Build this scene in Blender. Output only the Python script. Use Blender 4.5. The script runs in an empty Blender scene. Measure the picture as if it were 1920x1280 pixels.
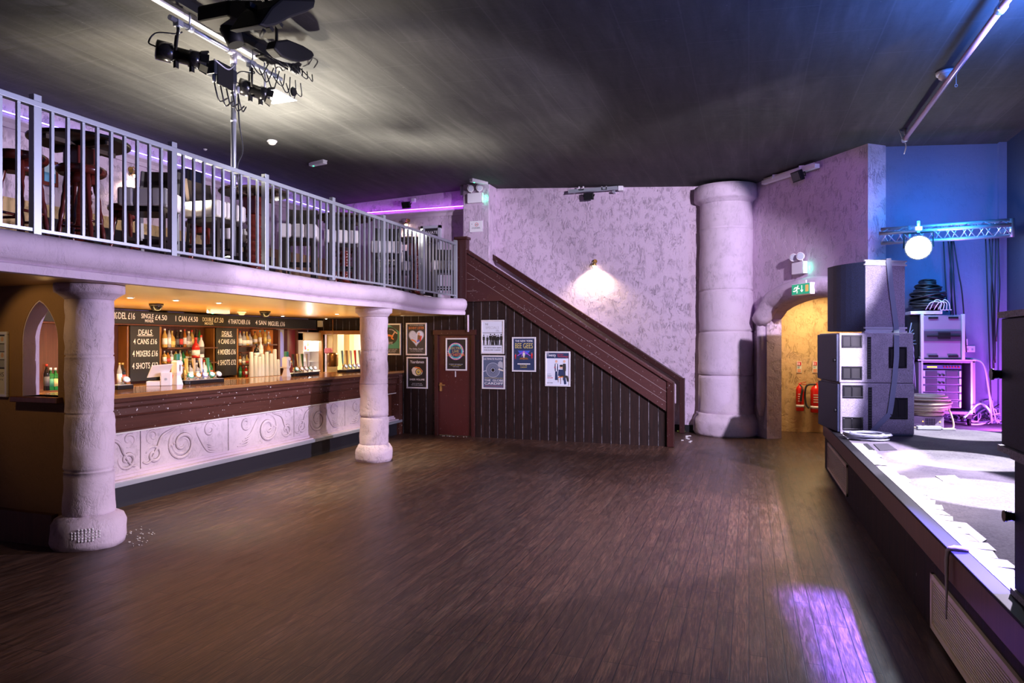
import bpy, bmesh, math, random
from mathutils import Vector, Matrix, Euler, noise as mnoise
R = random.Random(11)
C = bpy.context.scene.collection
PI = math.pi
CC, SS = math.cos(math.radians(19.13)), math.sin(math.radians(19.13))
EYE = Vector((0, 0, 1.8))

# ---------- survey helpers: a sight line from the photographer's spot cut with a real plane of the room
def ray(px, py):
    a = (px - 960) / 1280; b = (640 - py) / 1280
    return Vector((CC * a - SS, SS * a + CC, b))
def onX(px, py, x):
    d = ray(px, py); return EYE + d * (x / d.x)
def onY(px, py, y):
    d = ray(px, py); return EYE + d * (y / d.y)
def onZ(px, py, z):
    d = ray(px, py); return EYE + d * ((z - 1.8) / d.z)
def onP(px, py, p, n):
    d = ray(px, py); p = Vector(p); n = Vector(n)
    return EYE + d * ((p - EYE).dot(n) / d.dot(n))

# ---------- mesh builder
class MB:
    def __init__(self): self.bm = bmesh.new()
    def _faces(self, vs, fs, mi=0, smooth=False):
        v = [self.bm.verts.new(p) for p in vs]
        for f in fs:
            try:
                q = self.bm.faces.new([v[i] for i in f]); q.material_index = mi; q.smooth = smooth
            except ValueError: pass
        return v
    def box(self, lo, hi, mi=0, M=None):
        x0, y0, z0 = lo; x1, y1, z1 = hi
        vs = [Vector(p) for p in ((x0,y0,z0),(x1,y0,z0),(x1,y1,z0),(x0,y1,z0),(x0,y0,z1),(x1,y0,z1),(x1,y1,z1),(x0,y1,z1))]
        if M: vs = [M @ p for p in vs]
        self._faces(vs, ((3,2,1,0),(4,5,6,7),(0,1,5,4),(1,2,6,5),(2,3,7,6),(3,0,4,7)), mi); return self
    def cbox(self, c, s, mi=0, M=None):
        return self.box((c[0]-s[0]/2, c[1]-s[1]/2, c[2]-s[2]/2), (c[0]+s[0]/2, c[1]+s[1]/2, c[2]+s[2]/2), mi, M)
    def bar(self, a, b, w, h=None, mi=0, up=(0,0,1)):
        a, b = Vector(a), Vector(b); h = h or w
        d = (b - a); L = d.length; d.normalize()
        u = Vector(up)
        if abs(d.dot(u)) > .98: u = Vector((0,1,0))
        s = d.cross(u).normalized(); u = s.cross(d).normalized()
        M = Matrix((s, d, u)).transposed().to_4x4(); M.translation = a
        return self.box((-w/2, 0, -h/2), (w/2, L, h/2), mi, M)
    def tube(self, pts, r, seg=8, mi=0, closed=False, smooth=True, flat=None):
        pts = [Vector(p) for p in pts]; n = len(pts)
        rs = r if isinstance(r, (list, tuple)) else [r] * n
        rings = []; prev = None
        for i, p in enumerate(pts):
            if closed: t = pts[(i+1) % n] - pts[i-1]
            else: t = pts[min(i+1, n-1)] - pts[max(i-1, 0)]
            if t.length < 1e-9: t = Vector((0,0,1))
            t.normalize()
            if prev is None:
                u = Vector((0,0,1)) if abs(t.z) < .9 else Vector((1,0,0))
                u = (u - t * u.dot(t)).normalized()
            else:
                u = prev - t * prev.dot(t)
                u = u.normalized() if u.length > 1e-6 else t.orthogonal().normalized()
            prev = u; w = t.cross(u)
            rings.append([self.bm.verts.new(p + (u * math.cos(2*PI*k/seg) + w * math.sin(2*PI*k/seg)) * rs[i]) for k in range(seg)])
        m = n if closed else n - 1
        for i in range(m):
            A, B = rings[i], rings[(i+1) % n]
            for k in range(seg):
                f = self.bm.faces.new((A[k], A[(k+1) % seg], B[(k+1) % seg], B[k])); f.smooth = smooth; f.material_index = mi
        if not closed:
            f = self.bm.faces.new(rings[0][::-1]); f.material_index = mi
            f = self.bm.faces.new(rings[-1]); f.material_index = mi
        return self
    def cyl(self, a, b, r, r2=None, seg=16, mi=0):
        return self.tube([a, b], [r, r if r2 is None else r2], seg, mi)
    def lathe(self, prof, c=(0,0,0), seg=20, mi=0, M=None, smooth=True):
        c = Vector(c); rings = []
        for r, z in prof:
            ring = []
            for k in range(seg):
                p = Vector((r * math.cos(2*PI*k/seg), r * math.sin(2*PI*k/seg), z))
                if M: p = M @ p
                ring.append(self.bm.verts.new(p + c))
            rings.append(ring)
        for A, B in zip(rings, rings[1:]):
            for k in range(seg):
                f = self.bm.faces.new((A[k], A[(k+1) % seg], B[(k+1) % seg], B[k])); f.smooth = smooth; f.material_index = mi
        f = self.bm.faces.new(rings[0][::-1]); f.material_index = mi
        f = self.bm.faces.new(rings[-1]); f.material_index = mi
        return self
    def prism(self, poly, fn, d, mi=0):
        """poly: 2d points; fn(u,v) -> 3d point; d: 3d depth vector"""
        d = Vector(d); n = len(poly)
        A = [Vector(fn(u, v)) for u, v in poly]
        vs = A + [p + d for p in A]
        fs = [tuple(range(n))[::-1], tuple(range(n, 2*n))] + [(i, (i+1) % n, n + (i+1) % n, n + i) for i in range(n)]
        self._faces(vs, fs, mi); return self
    def sphere(self, c, r, seg=12, mi=0, sc=(1,1,1)):
        c = Vector(c); n = seg // 2
        prof = [(max(1e-4, math.sin(PI*i/n)), -math.cos(PI*i/n)) for i in range(n+1)]
        M = Matrix.Diagonal((r*sc[0], r*sc[1], r*sc[2], 1))
        return self.lathe(prof, c, seg, mi, M)
    def text(self, s, size, M, mi=0, ext=.001, align='CENTER', thin=0, space=1, sx=1):
        cu = bpy.data.curves.new('t', 'FONT'); cu.body = s; cu.size = size; cu.extrude = ext; cu.align_x = align; cu.align_y = 'CENTER'
        cu.offset = thin; cu.space_character = space; cu.resolution_u = 3
        ob = bpy.data.objects.new('t', cu); me = bpy.data.meshes.new_from_object(ob)
        me.transform(M @ Matrix.Diagonal((sx, 1, 1, 1)))
        k = len(self.bm.faces); self.bm.from_mesh(me); self.bm.faces.ensure_lookup_table()
        for f in self.bm.faces[k:]: f.material_index = mi
        bpy.data.objects.remove(ob); bpy.data.curves.remove(cu); bpy.data.meshes.remove(me); return self
    def fit(self, s, w, h, M, mi=0, ext=.0008, thin=0):
        """lettering stretched to w x h, centred on M"""
        k = len(self.bm.verts); self.text(s, 1, Matrix.Identity(4), mi, ext, thin=thin); self.bm.verts.ensure_lookup_table()
        vs = self.bm.verts[k:]
        x0, x1 = min(v.co.x for v in vs), max(v.co.x for v in vs); y0, y1 = min(v.co.y for v in vs), max(v.co.y for v in vs)
        for v in vs: v.co = M @ Vector(((v.co.x - (x0+x1)/2) * w/(x1-x0), (v.co.y - (y0+y1)/2) * h/(y1-y0), v.co.z))
        return self
    def disc(self, c, r, M, seg=24, mi=0, d=.001, sy=1):
        return self.prism([(r*math.cos(2*PI*k/seg), r*sy*math.sin(2*PI*k/seg)) for k in range(seg)], lambda u, v: M @ Vector((c[0]+u, c[1]+v, 0)), (M.to_3x3() @ Vector((0,0,1))) * d, mi)
    def poly(self, pts, M, mi=0, d=.001):
        return self.prism(pts, lambda u, v: M @ Vector((u, v, 0)), (M.to_3x3() @ Vector((0,0,1))) * d, mi)
    def build(self, name, mats, parent=None, world=True, bevel=0, seg=2, smooth=False, sub=0):
        bm = self.bm
        bmesh.ops.recalc_face_normals(bm, faces=bm.faces)
        me = bpy.data.meshes.new(name); bm.to_mesh(me); bm.free()
        for m in (mats if isinstance(mats, (list, tuple)) else [mats]): me.materials.append(m)
        if smooth:
            for p in me.polygons: p.use_smooth = True
        o = bpy.data.objects.new(name, me); C.objects.link(o)
        if parent is not None:
            o.parent = parent
            if world: me.transform(wm(parent).inverted())
        if bevel:
            b = o.modifiers.new('b', 'BEVEL'); b.width = bevel; b.segments = seg; b.limit_method = 'ANGLE'; b.angle_limit = math.radians(40)
        if sub:
            b = o.modifiers.new('s', 'SUBSURF'); b.levels = sub; b.render_levels = sub
        return o
def wm(o):
    M = Matrix.LocRotScale(o.location, o.rotation_euler, o.scale)
    return wm(o.parent) @ M if o.parent else M

def tag(o, label, cat, group=None, kind=None):
    o['label'] = label; o['category'] = cat
    if group: o['group'] = group
    if kind: o['kind'] = kind
    return o
def thing(name, label, cat, loc=(0,0,0), rz=0, group=None):
    o = bpy.data.objects.new(name, None); C.objects.link(o)
    o.location = loc; o.rotation_euler = (0, 0, rz); o.empty_display_size = .1
    return tag(o, label, cat, group)
def struct(name, mb, m, parent=None, **k):
    o = mb.build(name, m, parent, **k)
    if parent is None: o['kind'] = 'structure'
    return o
def center(o):
    """put a one-mesh thing's origin at its base"""
    me = o.data; n = len(me.vertices)
    xs = [v.co for v in me.vertices]
    c = Vector((sum(p.x for p in xs)/n, sum(p.y for p in xs)/n, min(p.z for p in xs)))
    me.transform(Matrix.Translation(-c)); o.location = c; return o
def dup(root, loc, rz=None, label=None, scale=None):
    r = root.copy(); C.objects.link(r); r.location = loc
    if rz is not None: r.rotation_euler = (0, 0, rz)
    if scale: r.scale = scale
    if label: r['label'] = label
    for ch in list(root.children):
        c = ch.copy(); C.objects.link(c); c.parent = r
        for g in ch.children:
            d = g.copy(); C.objects.link(d); d.parent = c
    return r
def ease(pts, n=6):
    """Catmull-Rom through the points"""
    P = [Vector(p) for p in pts]; P = [P[0]*2-P[1]] + P + [P[-1]*2-P[-2]]; out = []
    for i in range(1, len(P)-2):
        for k in range(n):
            t = k / n; a, b, c, d = P[i-1:i+3]
            out.append(.5*((2*b)+(c-a)*t+(2*a-5*b+4*c-d)*t*t+(3*b-a-3*c+d)*t**3))
    out.append(P[-2]); return out

# ---------- materials
def mat(name, col=(.5,.5,.5), rough=.6, metal=0, emit=None, es=0, alpha=1, trans=0, spec=None, coat=0):
    m = bpy.data.materials.new(name); m.use_nodes = True
    b = m.node_tree.nodes['Principled BSDF']
    b.inputs['Base Color'].default_value = (*col, 1); b.inputs['Roughness'].default_value = rough; b.inputs['Metallic'].default_value = metal
    if emit: b.inputs['Emission Color'].default_value = (*emit, 1); b.inputs['Emission Strength'].default_value = es
    b.inputs['Transmission Weight'].default_value = trans
    if spec is not None: b.inputs['Specular IOR Level'].default_value = spec
    if coat: b.inputs['Coat Weight'].default_value = coat
    return m
class NT:
    def __init__(self, m): self.t = m.node_tree; self.b = self.t.nodes['Principled BSDF']
    def n(self, kind, **kw):
        x = self.t.nodes.new(kind)
        for k, v in kw.items():
            if k in x.inputs.keys() if hasattr(x.inputs, 'keys') else False: x.inputs[k].default_value = v
            else: setattr(x, k, v)
        return x
    def l(self, a, b): self.t.links.new(a, b)
    def coord(self, scale=(1,1,1), rot=(0,0,0), loc=(0,0,0)):
        g = self.t.nodes.new('ShaderNodeNewGeometry'); mp = self.t.nodes.new('ShaderNodeMapping')
        mp.inputs['Scale'].default_value = scale; mp.inputs['Rotation'].default_value = rot; mp.inputs['Location'].default_value = loc
        self.l(g.outputs['Position'], mp.inputs['Vector']); return mp.outputs['Vector']
    def ocoord(self, scale=(1,1,1), rot=(0,0,0)):
        g = self.t.nodes.new('ShaderNodeTexCoord'); mp = self.t.nodes.new('ShaderNodeMapping')
        mp.inputs['Scale'].default_value = scale; mp.inputs['Rotation'].default_value = rot
        self.l(g.outputs['Object'], mp.inputs['Vector']); return mp.outputs['Vector']
    def noise(self, vec, scale, detail=4, rough=.5, dist=0):
        x = self.t.nodes.new('ShaderNodeTexNoise'); x.inputs['Scale'].default_value = scale; x.inputs['Detail'].default_value = detail
        x.inputs['Roughness'].default_value = rough; x.inputs['Distortion'].default_value = dist
        self.l(vec, x.inputs['Vector']); return x.outputs['Fac']
    def ramp(self, fac, stops, interp='LINEAR'):
        x = self.t.nodes.new('ShaderNodeValToRGB'); e = x.color_ramp.elements; x.color_ramp.interpolation = interp
        while len(e) > 1: e.remove(e[-1])
        for i, (p, c) in enumerate(stops):
            s = e[0] if i == 0 else e.new(p)
            s.position = p; s.color = (*c, 1) if hasattr(c, '__len__') else (c, c, c, 1)
        self.l(fac, x.inputs['Fac']); return x.outputs['Color']
    def mix(self, fac, a, b, mode='MIX'):
        x = self.t.nodes.new('ShaderNodeMix'); x.data_type = 'RGBA'; x.blend_type = mode
        for i, v in ((0, fac), (6, a), (7, b)):
            sock = x.inputs[i]
            if isinstance(v, bpy.types.NodeSocket): self.l(v, sock)
            elif hasattr(v, '__len__'): sock.default_value = (*v, 1)
            else: sock.default_value = v if i == 0 else (v, v, v, 1)
        return x.outputs[2]
    def math(self, op, a, b=0):
        x = self.t.nodes.new('ShaderNodeMath'); x.operation = op
        for i, v in enumerate((a, b)):
            if isinstance(v, bpy.types.NodeSocket): self.l(v, x.inputs[i])
            else: x.inputs[i].default_value = v
        return x.outputs[0]
    def bump(self, h, strength=.5, dist=.01, prev=None):
        x = self.t.nodes.new('ShaderNodeBump'); x.inputs['Strength'].default_value = strength; x.inputs['Distance'].default_value = dist
        self.l(h, x.inputs['Height'])
        if prev is not None: self.l(prev, x.inputs['Normal'])
        return x.outputs['Normal']
    def set(self, **kw):
        for k, v in kw.items():
            s = self.b.inputs[{'col':'Base Color','rough':'Roughness','normal':'Normal','metal':'Metallic','emit':'Emission Color'}[k]]
            if isinstance(v, bpy.types.NodeSocket): self.l(v, s)
            else: s.default_value = v

def plaster(name, col, stroke=1.0, dirt=.35, scale=1.0):
    m = mat(name, col, .75); t = NT(m)
    v = t.coord((scale,)*3)
    def strokes(rot, sc, off):
        mp = t.n('ShaderNodeMapping'); mp.inputs['Rotation'].default_value = rot; mp.inputs['Scale'].default_value = (1, 1, .38); mp.inputs['Location'].default_value = (off, off*.7, 0); t.l(v, mp.inputs['Vector'])
        return t.noise(mp.outputs['Vector'], sc, 5, .62, .7)
    a = strokes((.6, .5, .2), 11, 0); c_ = strokes((-.7, -.4, 1.1), 13, 7)
    ra = t.ramp(t.math('ABSOLUTE', t.math('SUBTRACT', a, .5)), [(0, 0), (.05, .8), (.25, 1)])
    rc = t.ramp(t.math('ABSOLUTE', t.math('SUBTRACT', c_, .5)), [(0, 0), (.04, .8), (.25, 1)])
    pm = t.ramp(t.noise(v, 1.7, 3, .5), [(.4, 0), (.6, 1)])
    rid = t.mix(t.ramp(t.noise(v, 5.5, 3, .6), [(.42, 0), (.56, 1)]), t.mix(pm, ra, rc), (1, 1, 1))
    n2 = t.noise(v, 30, 5, .65)
    nb = t.bump(t.mix(.35, rid, n2), .9 * stroke, .022)
    spots = t.ramp(t.noise(v, 22, 3, .6), [(.70, 0), (.74, 1)])
    big = t.ramp(t.noise(v, 1.1, 4, .6), [(.38, .0), (.68, 1)])
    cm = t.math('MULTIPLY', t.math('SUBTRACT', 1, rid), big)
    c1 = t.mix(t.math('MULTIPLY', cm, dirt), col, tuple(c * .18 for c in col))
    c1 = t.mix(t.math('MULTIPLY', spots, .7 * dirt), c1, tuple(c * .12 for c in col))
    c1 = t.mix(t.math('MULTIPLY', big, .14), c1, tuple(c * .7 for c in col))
    t.set(col=c1, normal=nb); return m
PINK = (.60, .47, .60)
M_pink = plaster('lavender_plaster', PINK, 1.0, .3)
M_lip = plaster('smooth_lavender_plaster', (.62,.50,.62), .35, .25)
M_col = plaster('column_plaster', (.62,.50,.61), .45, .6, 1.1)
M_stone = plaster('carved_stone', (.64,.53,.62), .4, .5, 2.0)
M_brown = plaster('brown_painted_plaster', (.30,.17,.085), .25, .2)
M_beige = plaster('beige_plaster', (.56,.38,.19), .9, .4)
M_blue = plaster('blue_stage_wall', (.19,.19,.34), .2, .15)
M_navy = plaster('dark_navy_wall', (.03,.035,.07), .2, .1)
M_ceil = mat('painted_ceiling', (.1,.1,.1), .85); t = NT(M_ceil)
v = t.coord((1.6, .22, 1), (0, 0, .12)); v2 = t.coord()
c = t.ramp(t.noise(v, 3.2, 6, .62, .4), [(.3, (.024,.023,.022)), (.55, (.042,.041,.038)), (.78, (.068,.066,.062))])
sp = t.ramp(t.noise(v2, 26, 3, .6), [(.72, 0), (.76, 1)])
br = t.n('ShaderNodeTexBrick'); br.inputs['Scale'].default_value = 1; br.inputs['Brick Width'].default_value = 1.2; br.inputs['Row Height'].default_value = .6
br.inputs['Mortar Size'].default_value = .008; t.l(t.coord((1,1,1), (0,0,PI/2)), br.inputs['Vector'])
c = t.mix(t.math('MULTIPLY', br.outputs['Fac'], .16), c, (.12,.118,.112)); c = t.mix(t.math('MULTIPLY', sp, .5), c, (.2,.195,.18))
t.set(col=c, normal=t.bump(t.noise(v2, 9, 5), .25, .02))
# dark floorboards running along the room
M_floor = mat('dark_floorboards', (.04,.02,.015), .4); t = NT(M_floor)
br = t.n('ShaderNodeTexBrick'); br.offset = .37; br.offset_frequency = 3
for k, x in (('Scale', 1), ('Brick Width', .95), ('Row Height', .098), ('Mortar Size', .003), ('Mortar Smooth', .2), ('Bias', 0)): br.inputs[k].default_value = x
br.inputs['Color1'].default_value = (.25,.25,.25,1); br.inputs['Color2'].default_value = (.85,.85,.85,1); br.inputs['Mortar'].default_value = (0,0,0,1)
t.l(t.coord((1,1,1), (0,0,PI/2)), br.inputs['Vector'])
g1 = t.noise(t.coord((9, .8, 1)), 5, 7, .72, .8); g2 = t.noise(t.coord((34, 1.6, 1)), 4, 4, .65)
grain = t.mix(.4, g1, g2)
wood = t.ramp(grain, [(.30, (.008,.004,.003)), (.48, (.056,.027,.018)), (.68, (.21,.108,.07))])
wood = t.mix(.6, wood, t.mix(1, wood, br.outputs['Color'], 'MULTIPLY'))
wood = t.mix(br.outputs['Fac'], wood, (.004,.003,.003))
scuff = t.ramp(t.noise(t.coord((3, .6, 1)), 3, 5, .7), [(.5, 0), (.75, 1)])
fleck = t.ramp(t.noise(t.coord(), 55, 2, .5), [(.76, 0), (.79, 1)])
wood = t.mix(t.math('MULTIPLY', scuff, .12), wood, (.25,.19,.16)); wood = t.mix(t.math('MULTIPLY', fleck, .5), wood, (.35,.3,.28))
t.set(col=wood, rough=t.ramp(t.mix(.5, grain, scuff), [(.2, .36), (.8, .58)]), normal=t.bump(t.mix(br.outputs['Fac'], grain, 0), .28, .006))
# boarded dark wood, edge highlights painted as broken pale lines beside the joints
def boards(name, axis, pitch, col, line=(.30,.27,.30), grain_axis=2, lineamt=1):
    m = mat(name, col, .65, spec=.25); t = NT(m)
    g = t.n('ShaderNodeNewGeometry'); s = t.n('ShaderNodeSeparateXYZ'); t.l(g.outputs['Position'], s.inputs[0])
    f = t.math('FRACT', t.math('MULTIPLY', s.outputs[axis], 1 / pitch))
    joint = t.ramp(f, [(0, 1), (.035, 1), (.045, 0), (.955, 0), (.965, 0), (1, 0)], 'CONSTANT')
    dark = t.ramp(f, [(0, 1), (.09, 1), (.1, 0), (.96, 0), (.97, 1)], 'CONSTANT')
    sc = [22, 22, 22]; sc[grain_axis] = 1.6
    gr = t.noise(t.coord(tuple(sc)), 1.6, 5, .65, .5)
    bd = t.noise(t.coord(tuple(3.3 if i == axis else .02 for i in range(3))), 1.9, 0)
    c = t.ramp(gr, [(.3, tuple(x * .35 for x in col)), (.55, col), (.8, tuple(x * 1.9 for x in col))])
    c = t.mix(t.math('MULTIPLY', bd, .5), c, tuple(x * .4 for x in col))
    fleck = t.ramp(t.noise(t.coord(), 34, 2, .5), [(.75, 0), (.77, 1)])
    c = t.mix(t.math('MULTIPLY', fleck, .6), c, (.5,.46,.48))
    c = t.mix(dark, c, (.003,.002,.002))
    breakup = t.ramp(t.noise(t.coord((2,2,2)), 3, 4, .7), [(.38, .12), (.58, 1)])
    c = t.mix(t.math('MULTIPLY', t.math('MULTIPLY', joint, breakup), lineamt * .75), c, line)
    t.set(col=c, normal=t.bump(t.math('SUBTRACT', 1, dark), .5, .01)); return m
M_panel = boards('dark_boarding', 0, .164, (.019,.0075,.006))
M_panely = boards('dark_boarding_along', 1, .22, (.05,.022,.013), lineamt=.1)
M_fascia = boards('stage_boarding', 1, .28, (.026,.012,.011), lineamt=.12)
def wood(name, col, axis=2, rough=.4, fleck=.0, var=1.0, sc=1.6):
    m = mat(name, col, rough); t = NT(m)
    s = [18, 18, 18]; s[axis] = 1.2
    gr = t.noise(t.coord(tuple(s)), sc, 5, .6, .6)
    c = t.ramp(gr, [(.3, tuple(x * (1 - .55 * var) for x in col)), (.55, col), (.8, tuple(x * (1 + .7 * var) for x in col))])
    if fleck:
        fl = t.ramp(t.noise(t.coord(), 30, 2, .5), [(.70, 0), (.715, 1)])
        c = t.mix(t.math('MULTIPLY', fl, fleck), c, (.75,.72,.75))
    t.set(col=c, normal=t.bump(gr, .15, .004)); return m
M_red = wood('dark_red_painted_wood', (.044,.007,.006), 0, .6, .25, .25)
M_redv = wood('dark_red_post', (.038,.007,.006), 2, .42, .2, .25)
M_door = wood('oxblood_door', (.058,.010,.009), 2, .35, .1, .2)
M_barwood = wood('bar_front_wood', (.085,.028,.020), 1, .4, .9, .5)
M_bartop = wood('varnished_bar_top', (.34,.16,.055), 1, .12, 0, .4)
M_barbrown = wood('back_bar_wood', (.11,.035,.02), 2, .35, 0, .5)
M_orange = wood('orange_cupboard_wood', (.52,.17,.035), 2, .3, 0, .4)
M_pine = wood('pine_frame', (.36,.15,.045), 2, .35, 0, .4)
M_soffit = wood('golden_veneer', (.48,.26,.075), 1, .28, 0, .3, 1.0)
M_maho = wood('mahogany', (.12,.018,.013), 2, .22, 0, .4)
M_table = wood('dark_table_wood', (.055,.032,.018), 1, .4, 0, .5)
M_carpet = mat('stage_carpet', (.3,.27,.35), .9); t = NT(M_carpet)
c = t.ramp(t.noise(t.coord(), 60, 6, .7), [(.3, (.045,.038,.056)), (.7, (.17,.15,.19))])
c = t.mix(t.ramp(t.noise(t.coord(), 1.8, 5, .6), [(.42, 0), (.62, .55)]), c, (.20,.185,.21))
t.set(col=c, normal=t.bump(t.noise(t.coord(), 90, 4), .5, .006))
M_steel = mat('galvanised_steel', (.46,.50,.56), .42, .6)
M_alu = mat('aluminium', (.74,.74,.79), .42, .35)
M_pole = mat('scaffold_tube', (.52,.55,.66), .35, .7)
M_black = mat('matt_black', (.006,.006,.007), .6, spec=.3)
M_blk2 = mat('black_gloss', (.010,.010,.012), .22)
M_white = mat('white_plastic', (.82,.81,.84), .35)
M_offw = mat('off_white', (.72,.70,.68), .5)
M_greyp = mat('grey_plastic', (.45,.47,.52), .5)
M_cab = mat('black_textured_cabinet', (.07,.062,.09), .55); t = NT(M_cab)
c = t.ramp(t.noise(t.coord(), 120, 3, .6), [(.35, (.13,.12,.15)), (.7, (.36,.33,.41))]); c = t.mix(t.ramp(t.noise(t.coord(), 4, 5, .7), [(.5, 0), (.75, .35)]), c, (.50,.46,.54))
t.set(col=c, normal=t.bump(t.noise(t.coord(), 160, 3), .3, .004))
M_grill = mat('speaker_grille', (.016,.018,.028), .5, spec=.3); t = NT(M_grill)
w = t.n('ShaderNodeTexVoronoi'); w.inputs['Scale'].default_value = 120; t.l(t.coord(), w.inputs['Vector'])
t.set(col=t.ramp(w.outputs['Distance'], [(.2, (.004,.005,.010)), (.5, (.016,.022,.055))]))
M_strap = mat('webbing_strap', (.16,.19,.27), .6)
M_chalk = mat('chalkboard', (.012,.011,.012), .55)
M_chalkw = mat('chalk', (.78,.76,.74), .9, emit=(.8,.75,.68), es=0)
M_brass = mat('brass', (.66,.43,.15), .28, .9)
M_chrome = mat('chrome', (.8,.8,.84), .12, 1)
M_redp = mat('red_gloss', (.62,.015,.01), .25)
M_rubber = mat('rubber', (.02,.02,.022), .6)
M_cush = mat('white_leatherette', (.66,.62,.62), .45)
M_chair = mat('black_stained_wood', (.018,.013,.012), .35)
M_gold = mat('tan_cable', (.40,.33,.24), .5)
M_bcab = mat('black_cable', (.015,.015,.02), .4)
M_wcab = mat('white_cable', (.75,.74,.78), .45)
M_gcab = mat('grey_cable', (.30,.33,.42), .4)
M_flight = mat('flight_case_panel', (.25,.20,.29), .6)
M_tape = mat('white_tape', (.80,.78,.82), .6)
M_wire = mat('mesh_beige', (.74,.60,.46), .5, .2)
M_cone = mat('warm_dark', (.03,.02,.015), .5)
def glass(name, col, rough=.05, tr=.55):
    return mat(name, col, rough, 0, trans=tr)
def colr(name, col, rough=.5, **k): return mat(name, col, rough, **k)
def emi(name, col, s): return mat(name, col, .4, emit=col, es=s)

def face_x(x, y, z): return Matrix(((0,0,1,x),(1,0,0,y),(0,1,0,z),(0,0,0,1)))      # writing that faces +x
def face_my(x, y, z): return Matrix(((1,0,0,x),(0,0,-1,y),(0,1,0,z),(0,0,0,1)))    # writing that faces -y
ORD = 'first second third fourth fifth sixth seventh eighth ninth tenth eleventh twelfth thirteenth fourteenth'.split()
def light(kind, name, loc, to, power, col, **k):
    l = bpy.data.lights.new(name, kind); l.energy = power; l.color = col
    for a, v in k.items(): setattr(l, a, v)
    o = bpy.data.objects.new(name, l); C.objects.link(o); o.location = loc
    o.rotation_euler = (Vector(to) - Vector(loc)).to_track_quat('-Z', 'Y').to_euler(); return o
# =====================================================================  THE ROOM
def zr(x): return 4.814 - .063 * x if x > -5.77 else 5.178 + .04 * (x + 5.77)
b = MB(); b.box((-10, -3, -.12), (3.2, 15.4, 0)); struct('floor', b, M_floor)
b = MB()
xs = [-9.6, -5.77, 4.8]
b.prism([(x, zr(x)) for x in xs] + [(x, zr(x) + .15) for x in xs[::-1]], lambda u, v: (u, -3, v), (0, 17.3, 0)); struct('ceiling', b, M_ceil)
# back wall with its pilaster
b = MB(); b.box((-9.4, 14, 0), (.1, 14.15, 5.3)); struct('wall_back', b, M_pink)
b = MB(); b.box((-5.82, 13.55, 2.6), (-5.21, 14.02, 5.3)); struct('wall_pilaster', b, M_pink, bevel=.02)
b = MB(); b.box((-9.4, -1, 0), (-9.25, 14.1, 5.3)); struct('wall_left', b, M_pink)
b = MB(); b.box((-9.26, -1, 2.6), (-9.21, 14, 3.7)); struct('trim_1', b, M_beige)
b = MB()                                                             # cornice of the balcony
prof = [(0, 4.62), (.03, 4.62), (.05, 4.68), (.10, 4.72), (.10, 4.77), (0, 4.77)]
b.prism(prof, lambda u, v: (-9.25 + u, -1, v), (0, 15, 0)); struct('trim_2', b, M_lip)
b = MB(); b.prism(prof, lambda u, v: (-9.25, 14 - u, v), (3.44, 0, 0)); struct('trim_3', b, M_lip)
b = MB(); b.box((-5.2, 13.97, 0), (-.2, 14.01, .14)); struct('baseboard_back', b, M_black)

# balcony slab, golden soffit, plaster lip
EDGE = ease([(-4.95,-.6,0), (-5.02,2,0), (-5.06,3.4,0), (-5.12,4.5,0), (-5.14,5.8,0), (-5.23,7,0), (-5.26,8,0), (-5.13,8.9,0), (-5.27,9.9,0), (-5.47,10.9,0), (-5.33,11.5,0), (-5.08,11.87,0)], 6)
def slab(x0, dx, z0, z1, y1=13.98):
    b = MB(); P = [(p.x + dx, p.y) for p in EDGE] + [(-5.06, y1), (x0, y1), (x0, -.6)]
    b.prism(P, lambda u, v: (u, v, z0), (0, 0, z1 - z0)); return b
struct('floor_balcony', slab(-9.24, -.04, 2.33, 2.6), M_brown)
b = MB(); P = [(p.x, p.y) for p in EDGE] + [(-5.06, 11.87), (-9.24, 11.87), (-9.24, -.6)]
P2 = [(p.x, p.y) for p in EDGE] + [(-7.0, 11.9), (-7.0, 12.85), (-9.24, 12.85), (-9.24, -.6)]
b.prism(P2, lambda u, v: (u, v, 2.305), (0, 0, .03)); struct('ceiling_soffit', b, M_soffit)
LP = [(-.05, 2.30), (.055, 2.30), (.06, 2.36), (.035, 2.375), (.075, 2.40), (.115, 2.45), (.125, 2.50), (.11, 2.55), (.07, 2.59), (.0, 2.61), (-.2, 2.615)]
b = MB(); rows = []
for i, p in enumerate(EDGE):
    tdir = (EDGE[min(i+1, len(EDGE)-1)] - EDGE[max(i-1, 0)]).normalized(); nrm = Vector((tdir.y, -tdir.x, 0))
    rows.append([b.bm.verts.new((p.x + nrm.x*o, p.y + nrm.y*o, z + (R.uniform(-.008, .008) if 2.4 < z < 2.6 else 0))) for o, z in LP])
for A, B in zip(rows, rows[1:]):
    for k in range(len(LP)-1): f = b.bm.faces.new((A[k], A[k+1], B[k+1], B[k])); f.smooth = k > 3
b.bm.faces.new(rows[0]); b.bm.faces.new(rows[-1][::-1])
struct('trim_4', b, M_lip)
b = MB(); b.tube([(-4.99, 11.86, 2.30), (-4.99, 11.86, 1.98)], .02); struct('trim_5', b, M_lip)

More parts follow.
